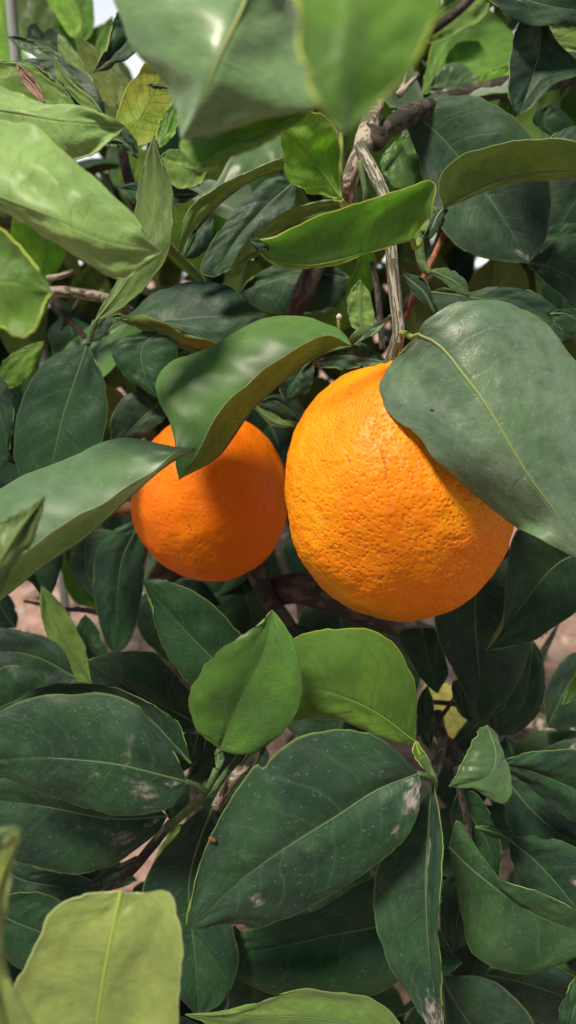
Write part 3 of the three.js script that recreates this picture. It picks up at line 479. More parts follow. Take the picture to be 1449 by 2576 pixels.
H('dark', 'u', 0.2445, [690, 618, 2, 672, 617, 0, 650, 612, -1, 630, 604, 0], [668, 606, 0, 648, 601, 0], [672, 630, 0, 650, 632, 0], { nu: 16, k: 1 });
H('mid', 'd', 0.265, [1118, 522, 4, 1190, 480, 2, 1290, 445, 2, 1400, 430, 2, 1560, 440, 4], [1098, 470, -4, 1112, 425, -7, 1152, 388, -8, 1230, 358, -9, 1340, 346, -9, 1450, 352, -8], [1180, 500, 6, 1265, 465, 6, 1380, 447, 6, 1480, 445, 6], { k: 0, label: 'olive green leaf at the right with its underside showing' });
H('dusty', 'u', 0.268, [1360, 372, 8, 1440, 360, 6, 1500, 380, 4, 1560, 440, 0], [1400, 335, 10, 1450, 318, 10, 1530, 350, 8], [1400, 366, 2, 1470, 385, 2, 1530, 420, 0], { k: 3 });
{ const l = H('mid', 'd', 0.27, [1090, 520, 0, 1100, 540, 0, 1105, 560, 0, 1098, 585, 0], [1085, 535, 0, 1086, 560, 0], [1112, 535, 0, 1118, 560, 0], { nu: 16, k: 1 });
  wing(l, 'dark', 'u', 0.268, [1118, 522, 0, 1100, 545, 0, 1085, 580, 0, 1066, 597, 4], [1108, 522, 0, 1085, 548, 0, 1070, 585, 0], [1128, 530, 0, 1108, 565, 0, 1085, 598, 0]); }
H('dusty', 'u', 0.345, [1000, 272, 0, 1045, 292, 0, 1115, 352, 2, 1210, 470, 4, 1278, 572, 2, 1330, 664, 0], [1035, 258, 2, 1120, 237, 0, 1205, 244, -2, 1278, 280, -4, 1338, 346, -4, 1380, 450, -4, 1388, 528, -3, 1374, 610, -2], [1000, 300, 0, 1026, 342, 2, 1048, 400, 2, 1064, 462, 2, 1098, 560, 0, 1140, 612, 0, 1200, 648, 0, 1270, 656, 0], { k: 4, label: 'broad dusty leaf behind the olive leaf at the upper right', pet: [984, 270, 4], nu: 56 });
H('mid', 'u', 0.36, [965, 440, 0, 1000, 400, 0, 1020, 370, 0, 1040, 320, 0], [955, 410, 0, 985, 360, 0, 1020, 330, 0], [1000, 480, 0, 1040, 470, 0, 1060, 400, 0], { k: 0 });
H('dark', 'u', 0.30, [1352, 30, 0, 1358, 110, 2, 1340, 190, 2, 1305, 290, 0], [1303, 55, -3, 1285, 130, -4, 1281, 210, -4, 1292, 268, -2], [1420, 120, 2, 1470, 180, 0, 1400, 214, 0, 1338, 272, 0], { label: 'folded dark leaf pointing down at the upper right', k: 2 });
H('dusty', 'u', 0.29, [1180, -60, 0, 1290, -10, 0, 1400, 20, 0, 1540, 30, 0], [1200, -100, 0, 1330, -110, 0, 1460, -60, 0], [1222, 5, 0, 1280, 45, 0, 1340, 62, 0, 1420, 68, 0, 1500, 60, 0], { k: 2, label: 'dark grey dusty leaf in the top right corner' });
H('mid', 'd', 0.33, [1330, 70, 0, 1390, 95, 0, 1440, 110, 0, 1500, 130, 0], [1370, 60, 0, 1430, 65, 0, 1480, 80, 0], [1350, 105, 0, 1400, 128, 0, 1460, 140, 0], { k: 0 });
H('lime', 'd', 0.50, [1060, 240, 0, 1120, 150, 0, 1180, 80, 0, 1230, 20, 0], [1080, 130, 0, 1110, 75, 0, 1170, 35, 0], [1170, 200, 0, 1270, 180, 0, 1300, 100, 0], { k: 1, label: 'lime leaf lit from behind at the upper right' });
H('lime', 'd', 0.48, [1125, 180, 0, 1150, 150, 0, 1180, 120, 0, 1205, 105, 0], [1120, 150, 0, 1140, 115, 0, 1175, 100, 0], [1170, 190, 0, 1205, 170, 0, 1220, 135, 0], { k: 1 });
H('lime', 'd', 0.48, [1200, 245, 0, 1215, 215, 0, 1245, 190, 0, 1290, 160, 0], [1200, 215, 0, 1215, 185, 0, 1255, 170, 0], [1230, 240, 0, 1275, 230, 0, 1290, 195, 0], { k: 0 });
H('mid', 'u', 0.44, [1080, 222, 0, 1120, 220, 0, 1170, 222, 0, 1212, 228, 0], [1090, 190, 0, 1130, 158, 0, 1175, 165, 0, 1205, 200, 0], [1110, 240, 0, 1160, 245, 0, 1195, 238, 0], { k: 1, label: 'small crumpled leaf above the broad dusty leaf' });
H('mid', 'd', 0.47, [1060, 100, 0, 1120, 60, 0, 1170, 20, 0, 1240, -20, 0], [1080, 50, 0, 1130, 10, 0, 1190, -20, 0], [1090, 110, 0, 1150, 85, 0, 1220, 40, 0], { k: 0 });
H('mid', 'd', 0.46, [1295, 300, 0, 1285, 270, 0, 1280, 250, 0, 1270, 225, 0], [1265, 280, 0, 1255, 255, 0], [1310, 270, 0, 1300, 240, 0], { nu: 20, k: 1 });
H('dark', 'u', 0.42, [1430, 410, 0, 1400, 350, 0, 1370, 310, 0, 1385, 260, 0], [1380, 340, 0, 1340, 310, 0, 1350, 280, 0], [1460, 350, 0, 1440, 300, 0, 1410, 270, 0], { k: 0 });

// ---------- leaves in the middle ----------
{ const l = H('mid', 'u', 0.312, [886, 870, 4, 826, 884, 4, 770, 912, 3, 700, 970, 2, 640, 1024, 1, 600, 1080, 0, 548, 1150, -2, 450, 1206, -6],
  [862, 835, 8, 800, 803, 12, 735, 793, 14, 670, 798, 14, 600, 830, 14, 540, 867, 13, 480, 888, 11, 420, 908, 9, 389, 955, 7, 395, 1005, 4, 425, 1062, 1, 440, 1120, -3, 442, 1172, -6],
  [826, 840, 0, 775, 858, -3, 724, 890, -6, 665, 930, -8, 620, 972, -10, 570, 1014, -11, 526, 1075, -11, 490, 1145, -10, 466, 1184, -8],
  { label: 'twisted leaf folded over the smaller orange, with its olive underside turned out', k: 0, nu: 64, nv: 12, wave: 0.0006 });
  wing(l, 'mid', 'u', 0.312, [885, 868, 4, 920, 840, 0, 950, 824, 2, 982, 795, -18], [874, 852, 0, 900, 826, 0, 940, 812, 2, 972, 802, -14], [898, 865, 0, 935, 848, 0, 965, 820, -8]); }
H('mid', 'd', 0.335, [912, 838, 0, 908, 800, 0, 906, 750, 0, 906, 703, 0], [885, 825, 0, 872, 785, 0, 878, 735, 0], [935, 830, 0, 942, 785, 0, 930, 735, 0], { k: 1 });
H('dusty', 'u', 0.318, [976, 916, 0, 920, 900, 0, 860, 895, 0, 784, 914, 0], [950, 882, 0, 900, 860, 0, 850, 872, 0, 805, 895, 0], [930, 926, 0, 860, 930, 0, 810, 928, 0], { k: 2, label: 'grey dusty leaf tip just above the large orange' });
H('big', 'u', 0.246, [1056, 842, 6, 1105, 868, 2, 1160, 935, -3, 1210, 1000, -6, 1265, 1088, -8, 1320, 1182, -8, 1395, 1285, -6, 1505, 1425, -2],
  [1058, 818, 4, 1092, 788, 2, 1150, 755, 2, 1230, 746, 2, 1300, 764, 3, 1372, 810, 4, 1430, 872, 5, 1490, 970, 5, 1530, 1110, 5, 1540, 1260, 3],
  [1020, 868, 12, 975, 920, 22, 952, 965, 22, 953, 1005, 20, 972, 1038, 16, 1005, 1066, 12, 1042, 1100, 8, 1085, 1158, 5, 1150, 1211, 5, 1230, 1280, 8, 1290, 1326, 8, 1350, 1356, -2, 1410, 1386, -2],
  { label: 'very large dusty leaf lying over the right side of the large orange', pet: [1040, 848, 12, 1022, 840, 30, 1008, 838, 44], petMat: BARK.lime, nu: 80, nv: 14, wave: 0.0008, pucker: 0.00014, cup: 0.05, rib: 0.00062, teeth: 0.0005 });
H('dark', 'u', 0.32, [1085, 735, 0, 1180, 748, 0, 1300, 775, 0, 1470, 850, 0], [1110, 725, 0, 1180, 734, 0, 1245, 718, 0, 1325, 726, 0, 1390, 762, 0], [1110, 800, 0, 1250, 830, 0, 1400, 870, 0], { k: 2, label: 'dark leaf just behind the top of the very large dusty leaf' });
H('dark', 'u', 0.31, [1385, 790, 0, 1420, 790, 0, 1460, 810, 0, 1540, 860, 0], [1405, 778, 0, 1440, 775, 0, 1500, 800, 0], [1400, 830, 0, 1450, 860, 0, 1500, 880, 0], { k: 0 });
{ const l = H('dark', 'u', 0.33, [1085, 740, 0, 1060, 720, 0, 1035, 705, 0, 1010, 695, 0], [1070, 705, 0, 1040, 692, 0], [1060, 745, 0, 1030, 720, 0], { nu: 20, k: 1 });
  wing(l, 'mid', 'u', 0.274, [1085, 682, 0, 1115, 695, 0, 1150, 715, 0, 1180, 746, 2], [1100, 672, 0, 1140, 678, 0, 1172, 708, 0], [1092, 694, 0, 1120, 715, 0, 1155, 738, 0]);
  wing(l, 'dark', 'u', 0.30, [1012, 690, 0, 1035, 710, 0, 1065, 735, 0, 1092, 785, 0], [1015, 682, 0, 1050, 695, 0, 1085, 735, 0], [1010, 700, 0, 1035, 735, 0, 1070, 765, 0]); }
H('dusty', 'u', 0.36, [1320, 660, 0, 1370, 670, 0, 1420, 690, 0, 1500, 740, 0], [1370, 630, 0, 1420, 590, 0, 1490, 610, 0], [1360, 705, 0, 1410, 745, 0, 1460, 790, 0], { k: 1 });
H('dark', 'u', 0.40, [1330, 600, 0, 1400, 600, 0, 1440, 590, 0, 1500, 570, 0], [1380, 570, 0, 1430, 560, 0], [1370, 640, 0, 1450, 650, 0], { k: 0 });
H('dark', 'u', 0.36, [292, 800, 0, 390, 810, 0, 500, 800, -2, 668, 792, 0], [330, 792, 6, 385, 738, 8, 460, 708, 10, 545, 709, 10, 612, 742, 6], [360, 798, -4, 450, 833, -6, 548, 868, -6, 620, 840, -3], { k: 2, label: 'broad shaded leaf behind the twisted leaf' });
H('dark', 'd', 0.357, [290, 800, 0, 370, 822, 2, 460, 862, 2, 560, 880, 2], [360, 799, -4, 450, 834, -5, 545, 868, -5], [350, 828, 4, 430, 872, 4, 500, 888, 4], { k: 1 });
H('dark', 'u', 0.36, [420, 830, 0, 360, 870, 0, 360, 930, 0, 398, 1000, 0], [360, 835, 0, 300, 850, 0, 276, 876, 0, 310, 942, 0, 370, 988, 0], [450, 860, 0, 440, 920, 0, 420, 980, 0], { k: 0 });
H('mid', 'u', 0.365, [480, 888, 0, 440, 915, 0, 410, 935, 0, 392, 955, 0], [440, 888, 0, 395, 895, 0, 380, 922, 0], [480, 915, 0, 440, 945, 0, 410, 960, 0], { k: 0, nu: 24 });
H('dark', 'u', 0.37, [410, 1010, 0, 370, 1040, 0, 330, 1080, 0, 280, 1130, 0], [360, 980, 0, 310, 1000, 0, 280, 1060, 0], [420, 1040, 0, 380, 1090, 0, 330, 1120, 0], { k: 2 });
H('dark', 'u', 0.34, [222, 862, 0, 192, 950, 0, 158, 1050, 0, 130, 1180, 0, 118, 1260, 0], [185, 872, 2, 118, 902, 2, 74, 962, 2, 44, 1035, 2, 33, 1085, 2, 45, 1185, 2], [245, 905, -2, 266, 975, -2, 273, 1015, -2, 266, 1075, -2, 245, 1140, -2, 190, 1220, 0], { k: 0, label: 'dark hanging leaf with a pale midrib at the left' });
H('dark', 'u', 0.36, [222, 865, 0, 245, 830, 0, 275, 800, 0, 310, 790, 0], [230, 840, 0, 255, 805, 0], [255, 860, 0, 290, 825, 0], { nu: 20, k: 1 });
H('silver', 'u', 0.235, [492, 1129, 4, 440, 1154, 4, 380, 1200, 3, 330, 1246, 3, 270, 1302, 2, 210, 1356, 2, 140, 1402, 2, 80, 1446, 2, 0, 1512, 0, -100, 1600, 0],
  [440, 1122, 8, 360, 1106, 12, 300, 1101, 14, 240, 1119, 16, 180, 1148, 17, 100, 1180, 17, 30, 1209, 16, -40, 1260, 14, -120, 1380, 8, -130, 1500, 4],
  [440, 1139, -2, 390, 1189, -6, 330, 1220, -9, 262, 1263, -11, 200, 1291, -12, 140, 1330, -12, 80, 1376, -12, 30, 1415, -11, -60, 1500, -8],
  { label: 'long folded leaf reaching in from the left edge below the twisted leaf', k: 1, nu: 60, nv: 12, wave: 0.0005 });
H('olive', 'd', 0.175, [-80, 1540, 0, 0, 1410, -2, 50, 1330, -1, 113, 1249, 0], [-60, 1400, 0, -10, 1310, 0, 50, 1285, 0], [-20, 1520, 2, 42, 1424, 2, 78, 1368, 2, 100, 1300, 1], { k: 1, label: 'pale leaf tip in front at the left edge' });
H('dark', 'u', 0.37, [-60, 930, 0, -20, 990, 0, 5, 1060, 0, 20, 1160, 0], [-10, 930, 0, 25, 980, 0, 36, 1060, 0], [-60, 1020, 0, -40, 1100, 0, 0, 1180, 0], { k: 1 });
H('lime', 'u', 0.42, [110, 860, 0, 70, 890, 0, 30, 930, 0, -10, 980, 0], [80, 865, 0, 30, 890, 0, 0, 920, 0], [100, 895, 0, 70, 950, 0, 20, 980, 0], { k: 1 });
H('dark', 'u', 0.41, [355, 1310, 0, 310, 1400, 0, 295, 1500, 0, 290, 1645, 0], [320, 1318, 0, 262, 1350, 0, 235, 1405, 0, 242, 1540, 0, 265, 1620, 0], [365, 1360, 0, 362, 1460, 0, 345, 1560, 0, 320, 1625, 0], { k: 1, label: 'limp grey green leaf hanging below the smaller orange' });
H('lime', 'd', 0.44, [250, 1350, 0, 210, 1400, 0, 205, 1470, 0, 242, 1532, 0], [200, 1350, 0, 155, 1395, 0, 158, 1460, 0, 190, 1515, 0], [260, 1400, 0, 255, 1460, 0, 255, 1510, 0], { k: 1 });
H('dark', 'u', 0.425, [220, 1330, 0, 215, 1390, 0, 220, 1450, 0, 245, 1510, 0], [180, 1330, 0, 165, 1390, 0, 190, 1460, 0], [290, 1340, 0, 290, 1420, 0, 270, 1480, 0], { k: 2 });
H('mid', 'd', 0.385, [230, 1720, 0, 185, 1650, 0, 135, 1560, 0, 104, 1474, 0], [180, 1710, 0, 125, 1620, 0, 101, 1540, 0], [225, 1660, 0, 185, 1560, 0, 130, 1490, 0], { k: 0 });
H('dark', 'u', 0.40, [270, 1720, 0, 230, 1660, 0, 210, 1600, 0, 215, 1545, 0], [210, 1690, 0, 185, 1620, 0, 195, 1570, 0], [280, 1680, 0, 260, 1610, 0, 235, 1565, 0], { k: 0 });
H('dark', 'u', 0.36, [190, 1705, 0, 110, 1660, 0, 30, 1640, 0, -90, 1650, 0], [150, 1620, 0, 80, 1590, 0, 0, 1575, 0, -60, 1590, 0], [150, 1745, 0, 60, 1745, 0, -40, 1730, 0], { k: 2, label: 'dark leaf at the left edge below the soil gap' });
H('dark', 'u', 0.33, [140, 1760, 0, 90, 1750, 0, 20, 1770, 0, -60, 1810, 0], [115, 1700, 0, 60, 1675, 0, 0, 1682, 0], [110, 1800, 0, 40, 1820, 0, -20, 1840, 0], { k: 0 });
H('dark', 'u', 0.33, [640, 1740, 0, 540, 1660, 2, 440, 1556, 2, 357, 1460, 0], [640, 1660, -3, 606, 1592, -3, 540, 1522, -3, 460, 1470, -2, 400, 1453, 0], [570, 1760, 2, 480, 1725, 2, 430, 1665, 2, 398, 1600, 2, 375, 1510, 2], { k: 0, label: 'dark pointed leaf under the smaller orange' });
H('dusty', 'u', 0.30, [530, 1838, 0, 450, 1795, 0, 340, 1738, 0, 221, 1662, 0], [490, 1760, -2, 438, 1690, -3, 400, 1646, -3, 340, 1632, -2, 265, 1640, 0], [505, 1850, 2, 410, 1842, 2, 310, 1800, 2, 232, 1720, 2], { k: 0, label: 'grey dusty leaf left of the two fresh leaves' });
{ const l = H('leafy', 'u', 0.262, [552, 1884, 4, 580, 1815, 1, 622, 1728, 0, 665, 1635, 0, 685, 1534, 2], [520, 1862, 2, 489, 1835, 1, 474, 1795, 0, 469, 1750, -1, 490, 1702, -2, 542, 1640, -2, 602, 1600, -2, 655, 1562, 0], [582, 1894, 2, 630, 1898, 0, 682, 1876, -1, 722, 1838, -2, 752, 1780, -2, 763, 1715, -2, 758, 1655, -1, 738, 1600, 0, 706, 1556, 1], { k: 0, label: 'fresh green pointed leaf standing upright below the oranges', rib: 0.0005, pet: [549, 1892, 5] });
  wing(l, 'mid', 'u', 0.263, [553, 1884, 4, 550, 1905, 3, 549, 1925, 2, 548, 1940, 0], [543, 1890, 3, 541, 1908, 3, 545, 1928, 1], [562, 1890, 3, 565, 1908, 3, 555, 1928, 1]); }
{ const l = H('fresh', 'u', 0.285, [1046, 1866, 0, 950, 1795, 0, 842, 1746, 0, 690, 1712, 4], [1050, 1800, -3, 1052, 1745, -4, 1036, 1690, -5, 1008, 1638, -5, 970, 1600, -4, 930, 1582, -3, 870, 1577, -2, 800, 1585, 0, 735, 1607, 2, 690, 1650, 3], [1015, 1870, 3, 950, 1850, 4, 900, 1830, 5, 820, 1810, 5, 740, 1812, 5, 690, 1780, 4], { k: 1, label: 'rounded light green leaf right of the upright pointed leaf' });
  wing(l, 'fresh', 'd', 0.278, [1046, 1866, 2, 1055, 1895, 0, 1072, 1925, 0, 1086, 1950, 0], [1036, 1878, 0, 1042, 1905, 0, 1068, 1935, 0], [1056, 1870, 0, 1070, 1895, 0, 1085, 1930, 0]); }
H('dark', 'u', 0.32, [1480, 1380, 0, 1400, 1420, 2, 1310, 1525, 2, 1222, 1638, 0], [1400, 1325, -4, 1310, 1330, -4, 1283, 1390, -4, 1271, 1465, -4, 1268, 1512, -4, 1258, 1580, -2], [1490, 1500, 0, 1440, 1545, 0, 1390, 1582, 0, 1330, 1620, 0, 1280, 1632, 0], { k: 0, label: 'dark folded leaf pointing down, right of the large orange' });
H('dark', 'u', 0.345, [1200, 1450, 0, 1195, 1560, 0, 1205, 1690, 0, 1212, 1816, 0], [1120, 1480, 0, 1093, 1555, 0, 1108, 1625, 0, 1142, 1692, 0, 1168, 1740, 0, 1180, 1800, 0], [1290, 1490, 0, 1340, 1590, 0, 1328, 1670, 0, 1290, 1750, 0, 1245, 1800, 0], { k: 2, label: 'dark hanging leaf below the large orange' });
H('dark', 'u', 0.37, [1340, 1610, 0, 1330, 1700, 0, 1310, 1780, 0, 1240, 1850, 0], [1280, 1660, 0, 1250, 1740, 0, 1230, 1800, 0], [1365, 1650, 0, 1375, 1730, 0, 1350, 1810, 0, 1290, 1850, 0], { k: 0 });
H('dark', 'u', 0.42, [1375, 1830, 0, 1400, 1780, 0, 1430, 1720, 0, 1500, 1640, 0], [1370, 1760, 0, 1390, 1690, 0, 1440, 1640, 0], [1430, 1840, 0, 1480, 1790, 0, 1510, 1700, 0], { k: 2 });
H('dark', 'u', 0.36, [1085, 1890, 0, 1072, 1830, 0, 1068, 1780, 0, 1075, 1725, 0], [1055, 1860, 0, 1045, 1800, 0, 1055, 1750, 0], [1092, 1850, 0, 1095, 1800, 0, 1090, 1760, 0], { k: 1 });
H('dark', 'u', 0.37, [1060, 1580, 0, 1075, 1640, 0, 1090, 1700, 0, 1100, 1745, 0], [1000, 1590, 0, 1030, 1660, 0, 1065, 1715, 0], [1090, 1580, 0, 1120, 1650, 0, 1128, 1700, 0], { k: 0 });
H('dark', 'u', 0.38, [1165, 1700, 0, 1160, 1740, 0, 1165, 1780, 0, 1185, 1820, 0], [1135, 1720, 0, 1140, 1760, 0, 1155, 1795, 0], [1185, 1730, 0, 1195, 1770, 0, 1195, 1800, 0], { k: 2, nu: 24 });
H('lime', 'd', 0.30, [1500, 1600, 0, 1470, 1660, 0, 1445, 1715, 0, 1414, 1773, 0], [1460, 1640, 0, 1440, 1700, 0, 1425, 1740, 0], [1490, 1660, 0, 1460, 1730, 0, 1432, 1765, 0], { k: 1, nu: 24 });
H('mid', 'd', 0.36, [638, 1022, 0, 665, 1048, 0, 700, 1068, 0, 745, 1072, 0], [655, 1042, 0, 680, 1068, 0, 712, 1076, 0], [650, 1022, 2, 690, 1040, 4, 725, 1060, 2], { k: 0, nu: 24 });
H('dusty', 'u', 0.37, [640, 1015, 0, 690, 1010, 0, 740, 1040, 0, 775, 1072, 0], [690, 1040, 0, 730, 1062, 0], [700, 990, 0, 760, 1020, 0], { k: 2, nu: 24 });
H('dark', 'u', 0.35, [790, 900, 0, 760, 930, 0, 735, 970, 0, 720, 1010, 0], [740, 905, 0, 705, 950, 0, 705, 990, 0], [790, 940, 0, 780, 980, 0, 745, 1005, 0], { k: 1 });
H('dark', 'u', 0.38, [880, 700, 0, 800, 690, 0, 700, 700, 0, 600, 740, 0], [830, 660, 0, 740, 650, 0, 640, 690, 0], [850, 760, 0, 760, 790, 0, 660, 780, 0], { k: 0 });
H('dusty', 'u', 0.40, [870, 700, 0, 835, 735, 0, 800, 765, 0, 760, 790, 0], [830, 700, 0, 790, 740, 0], [870, 740, 0, 830, 780, 0], { k: 2 });

// ---------- leaves at the bottom ----------
H('dusty', 'u', 0.245, [466, 1966, 2, 400, 1948, 0, 300, 1924, -2, 200, 1912, -2, 90, 1906, -2, -60, 1915, 0], [462, 1940, 2, 445, 1895, 1, 405, 1832, 0, 350, 1778, 0, 285, 1749, 0, 210, 1739, 0, 130, 1745, 0, 60, 1762, 0, -20, 1800, 0], [462, 1990, 2, 430, 2030, 1, 380, 2048, 1, 300, 2053, 1, 215, 2035, 1, 140, 2002, 1, 60, 1976, 1, -10, 1945, 1], { k: 1, label: 'big dusty leaf with pale dirt patches at the left edge', rib: 0.0005, pet: [490, 1975, 4, 515, 1992, 8] });
H('dusty', 'u', 0.268, [480, 1920, 0, 350, 1790, 0, 200, 1760, 0, 10, 1810, 0], [440, 1800, -2, 360, 1760, -2, 280, 1730, -2, 200, 1714, -2, 110, 1722, -2, 40, 1762, 0], [420, 1880, 0, 260, 1860, 0, 100, 1850, 0], { k: 3 });
H('dusty', 'u', 0.275, [420, 2052, 0, 290, 2060, 0, 120, 2030, 0, -90, 2000, 0], [350, 1990, 0, 200, 1960, 0, 40, 1940, 0], [400, 2090, 0, 350, 2132, 0, 300, 2170, 0, 232, 2195, 0, 150, 2199, 0, 80, 2181, 0, 20, 2150, 0, -60, 2080, 0], { k: 1, label: 'dark dusty leaf lying under the big dusty leaf at the left' });
H('dark', 'u', 0.278, [540, 2022, 0, 500, 2120, 0, 475, 2230, 0, 490, 2400, 0, 500, 2560, 0], [490, 2045, 0, 430, 2110, 0, 370, 2200, 0, 350, 2300, 0, 400, 2450, 0], [560, 2060, 0, 560, 2160, 0, 580, 2300, 0, 600, 2420, 0, 560, 2520, 0], { k: 1, label: 'blue green leaf between the dusty leaf and the biggest front leaf' });
H('dusty', 'u', 0.250, [1052, 1946, 4, 950, 1986, 1, 850, 2051, -1, 700, 2145, -2, 590, 2228, -1, 474, 2336, 2],
  [1040, 2000 - 68, 3, 1000, 1890, 1, 930, 1842, 0, 850, 1828, 0, 770, 1846, 0, 705, 1882, 0, 678, 1912, 0, 662, 1934, 0, 648, 1922, 0, 600, 1980, 0, 550, 2060, 0, 522, 2115, 0, 498, 2185, 0, 478, 2260, 0, 467, 2318, 1],
  [1060, 1975, 3, 1058, 2012, 2, 1048, 2060, 1, 1015, 2115, 1, 950, 2172, 1, 850, 2242, 1, 720, 2310, 1, 640, 2328, 1, 560, 2326, 1, 510, 2336, 2],
  { k: 0, label: 'biggest front leaf at the bottom, dusty with a chalky patch at its base', nu: 80, nv: 14, wave: 0.0012, pet: [1070, 1952, 6, 1088, 1962, 12], rib: 0.00055 });
H('dusty', 'u', 0.262, [1090, 1968, 2, 1080, 2080, 0, 1072, 2200, 0, 1077, 2350, 0, 1090, 2470, 0, 1112, 2620, 0], [1060, 2010, 4, 1010, 2100, 4, 950, 2180, 4, 938, 2255, 4, 950, 2350, 4, 982, 2440, 3, 1030, 2520, 2, 1080, 2585, 0], [1098, 2010, -4, 1111, 2100, -6, 1113, 2200, -7, 1107, 2300, -7, 1104, 2390, -6, 1110, 2490, -4], { k: 2, label: 'long narrow leaf hanging straight down with a chalky tip', rib: 0.0007, nu: 60 });
H('dark', 'u', 0.285, [1060, 2300, 4, 940, 2332, 2, 830, 2352, 0, 650, 2390, 0, 478, 2390, 0], [1020, 2190, 2, 930, 2205, 0, 800, 2280, 0, 700, 2312, 0, 600, 2345, 0, 540, 2366, 0], [1010, 2470, 4, 900, 2510, 4, 740, 2510, 3, 620, 2475, 2, 540, 2440, 1], { k: 0, label: 'dark leaf with pointed tip under the biggest front leaf' });
H('mid', 'd', 0.27, [1040, 2640, 0, 850, 2570, 0, 650, 2555, 0, 466, 2552, 0], [1000, 2555, -3, 960, 2515, -3, 860, 2493, -3, 740, 2486, -2, 640, 2520, -1, 560, 2545, 0], [900, 2660, 3, 700, 2640, 3, 560, 2600, 2], { k: 0, label: 'dark green leaf along the bottom edge' });
H('cream', 'd', 0.185, [305, 2242, 4, 282, 2350, 1, 262, 2455, 0, 238, 2620, 0, 215, 2760, 0], [250, 2244, 3, 180, 2252, 2, 128, 2292, 1, 90, 2352, 0, 58, 2425, 0, 34, 2500, 0, 50, 2640, 0, 130, 2740, 0], [365, 2244, 3, 416, 2241, 2, 440, 2272, 1, 456, 2335, 0, 465, 2425, 0, 460, 2510, 0, 430, 2640, 0, 320, 2740, 0], { k: 0, label: 'pale yellow green leaf seen from below at the lower left', rib: 0.0007, cup: 0.04 });
H('cream', 'd', 0.13, [44, 2096, 2, 5, 2190, 0, -25, 2320, 0, -20, 2480, 0, 20, 2700, 0], [20, 2100, 0, -40, 2180, 0, -90, 2320, 0, -80, 2500, 0], [48, 2112, 2, 22, 2180, 2, 14, 2260, 2, 18, 2400, 2, 42, 2500, 2, 90, 2600, 2], { k: 1, label: 'narrow pale leaf along the left edge at the bottom', pet: [36, 2090, 4, 20, 2092, 6, -30, 2110, 8] });
H('dusty', 'u', 0.285, [1130, 2130, 2, 1185, 2185, 0, 1290, 2265, 0, 1380, 2315, 0, 1560, 2370, 0], [1150, 2062, 2, 1200, 2130, 1, 1258, 2204, -2, 1340, 2236, -3, 1410, 2268, -3, 1490, 2310, -2], [1140, 2200, 4, 1160, 2320, 4, 1190, 2400, 4, 1250, 2436, 3, 1322, 2448, 2, 1400, 2426, 1, 1480, 2395, 0], { k: 5, label: 'broad leaf curving towards the lower right corner' });
H('dusty', 'u', 0.30, [1180, 2165, 0, 1165, 2230, 0, 1150, 2310, 0, 1140, 2395, 0], [1130, 2200, 0, 1108, 2270, 0, 1110, 2350, 0], [1210, 2215, -2, 1220, 2290, -2, 1190, 2360, 0], { k: 1 });
{ const l = H('dusty', 'u', 0.30, [1282, 2112, 0, 1350, 2170, 0, 1430, 2260, 0, 1520, 2390, 0], [1310, 2104, 0, 1360, 2104, 0, 1450, 2132, 0, 1540, 2230, 0], [1285, 2160, 0, 1310, 2222, 0, 1360, 2270, 0, 1450, 2350, 0], { k: 3, label: 'dusty leaf with a pink grey spot at the right edge' });
  wing(l, 'dusty', 'u', 0.302, [1282, 2112, 0, 1255, 2098, 0, 1225, 2088, 0, 1196, 2080, 0], [1265, 2098, 0, 1235, 2082, 0, 1210, 2078, 0], [1260, 2112, 0, 1230, 2102, 0, 1205, 2088, 0]); }
H('mid', 'u', 0.27, [1225, 1825, 6, 1248, 1900, 0, 1230, 1950, -3, 1130, 1979, 0], [1205, 1832, 4, 1180, 1880, 0, 1156, 1930, -2, 1140, 1962, -1], [1250, 1850, 6, 1278, 1930, 2, 1288, 1985, -2, 1268, 2020, -3, 1222, 2002, -2, 1178, 1974, 0], { k: 1, label: 'small curled leaf with its tip to the left, at the lower right' });
H('dark', 'u', 0.285, [1252, 1924, 0, 1320, 1935, 0, 1400, 1965, 0, 1540, 2030, 0], [1300, 1900, -2, 1380, 1885, -2, 1450, 1882, -2, 1520, 1910, -1], [1280, 1950, 2, 1330, 1982, 2, 1400, 2040, 2, 1470, 2075, 2], { k: 1, label: 'smooth dark leaf at the right edge below the striped limb', pet: [1235, 1925, 2, 1222, 1930, 4] });
H('dark', 'u', 0.31, [1265, 1950, 0, 1330, 2030, 0, 1400, 2090, 0, 1500, 2140, 0], [1330, 1960, 0, 1430, 2030, 0, 1500, 2090, 0], [1268, 2040, 0, 1300, 2110, 0, 1400, 2150, 0], { k: 2 });
H('dark', 'u', 0.30, [1110, 2455, 0, 1150, 2530, 0, 1200, 2600, 0, 1280, 2700, 0], [1150, 2455, 0, 1210, 2452, 0, 1290, 2502, 0, 1345, 2590, 0], [1115, 2520, 0, 1130, 2600, 0, 1180, 2690, 0], { k: 2, label: 'dark leaf at the bottom edge right of the long narrow leaf' });
H('dark', 'u', 0.29, [1430, 2600, 0, 1440, 2550, 0, 1460, 2500, 0, 1500, 2440, 0], [1405, 2560, 0, 1415, 2510, 0, 1450, 2465, 0], [1480, 2600, 0, 1510, 2550, 0, 1520, 2490, 0], { k: 0 });
H('dark', 'u', 0.31, [-60, 2150, 0, 50, 2210, 0, 150, 2230, 0, 270, 2240, 0], [0, 2140, 0, 100, 2180, 0, 200, 2200, 0], [-20, 2230, 0, 80, 2290, 0, 200, 2290, 0], { k: 2 });
H('dark', 'u', 0.30, [-40, 2280, 0, 40, 2320, 0, 120, 2350, 0, 210, 2390, 0], [20, 2248, 0, 110, 2250, 0, 180, 2290, 0], [-20, 2370, 0, 50, 2440, 0, 130, 2430, 0], { k: 0 });
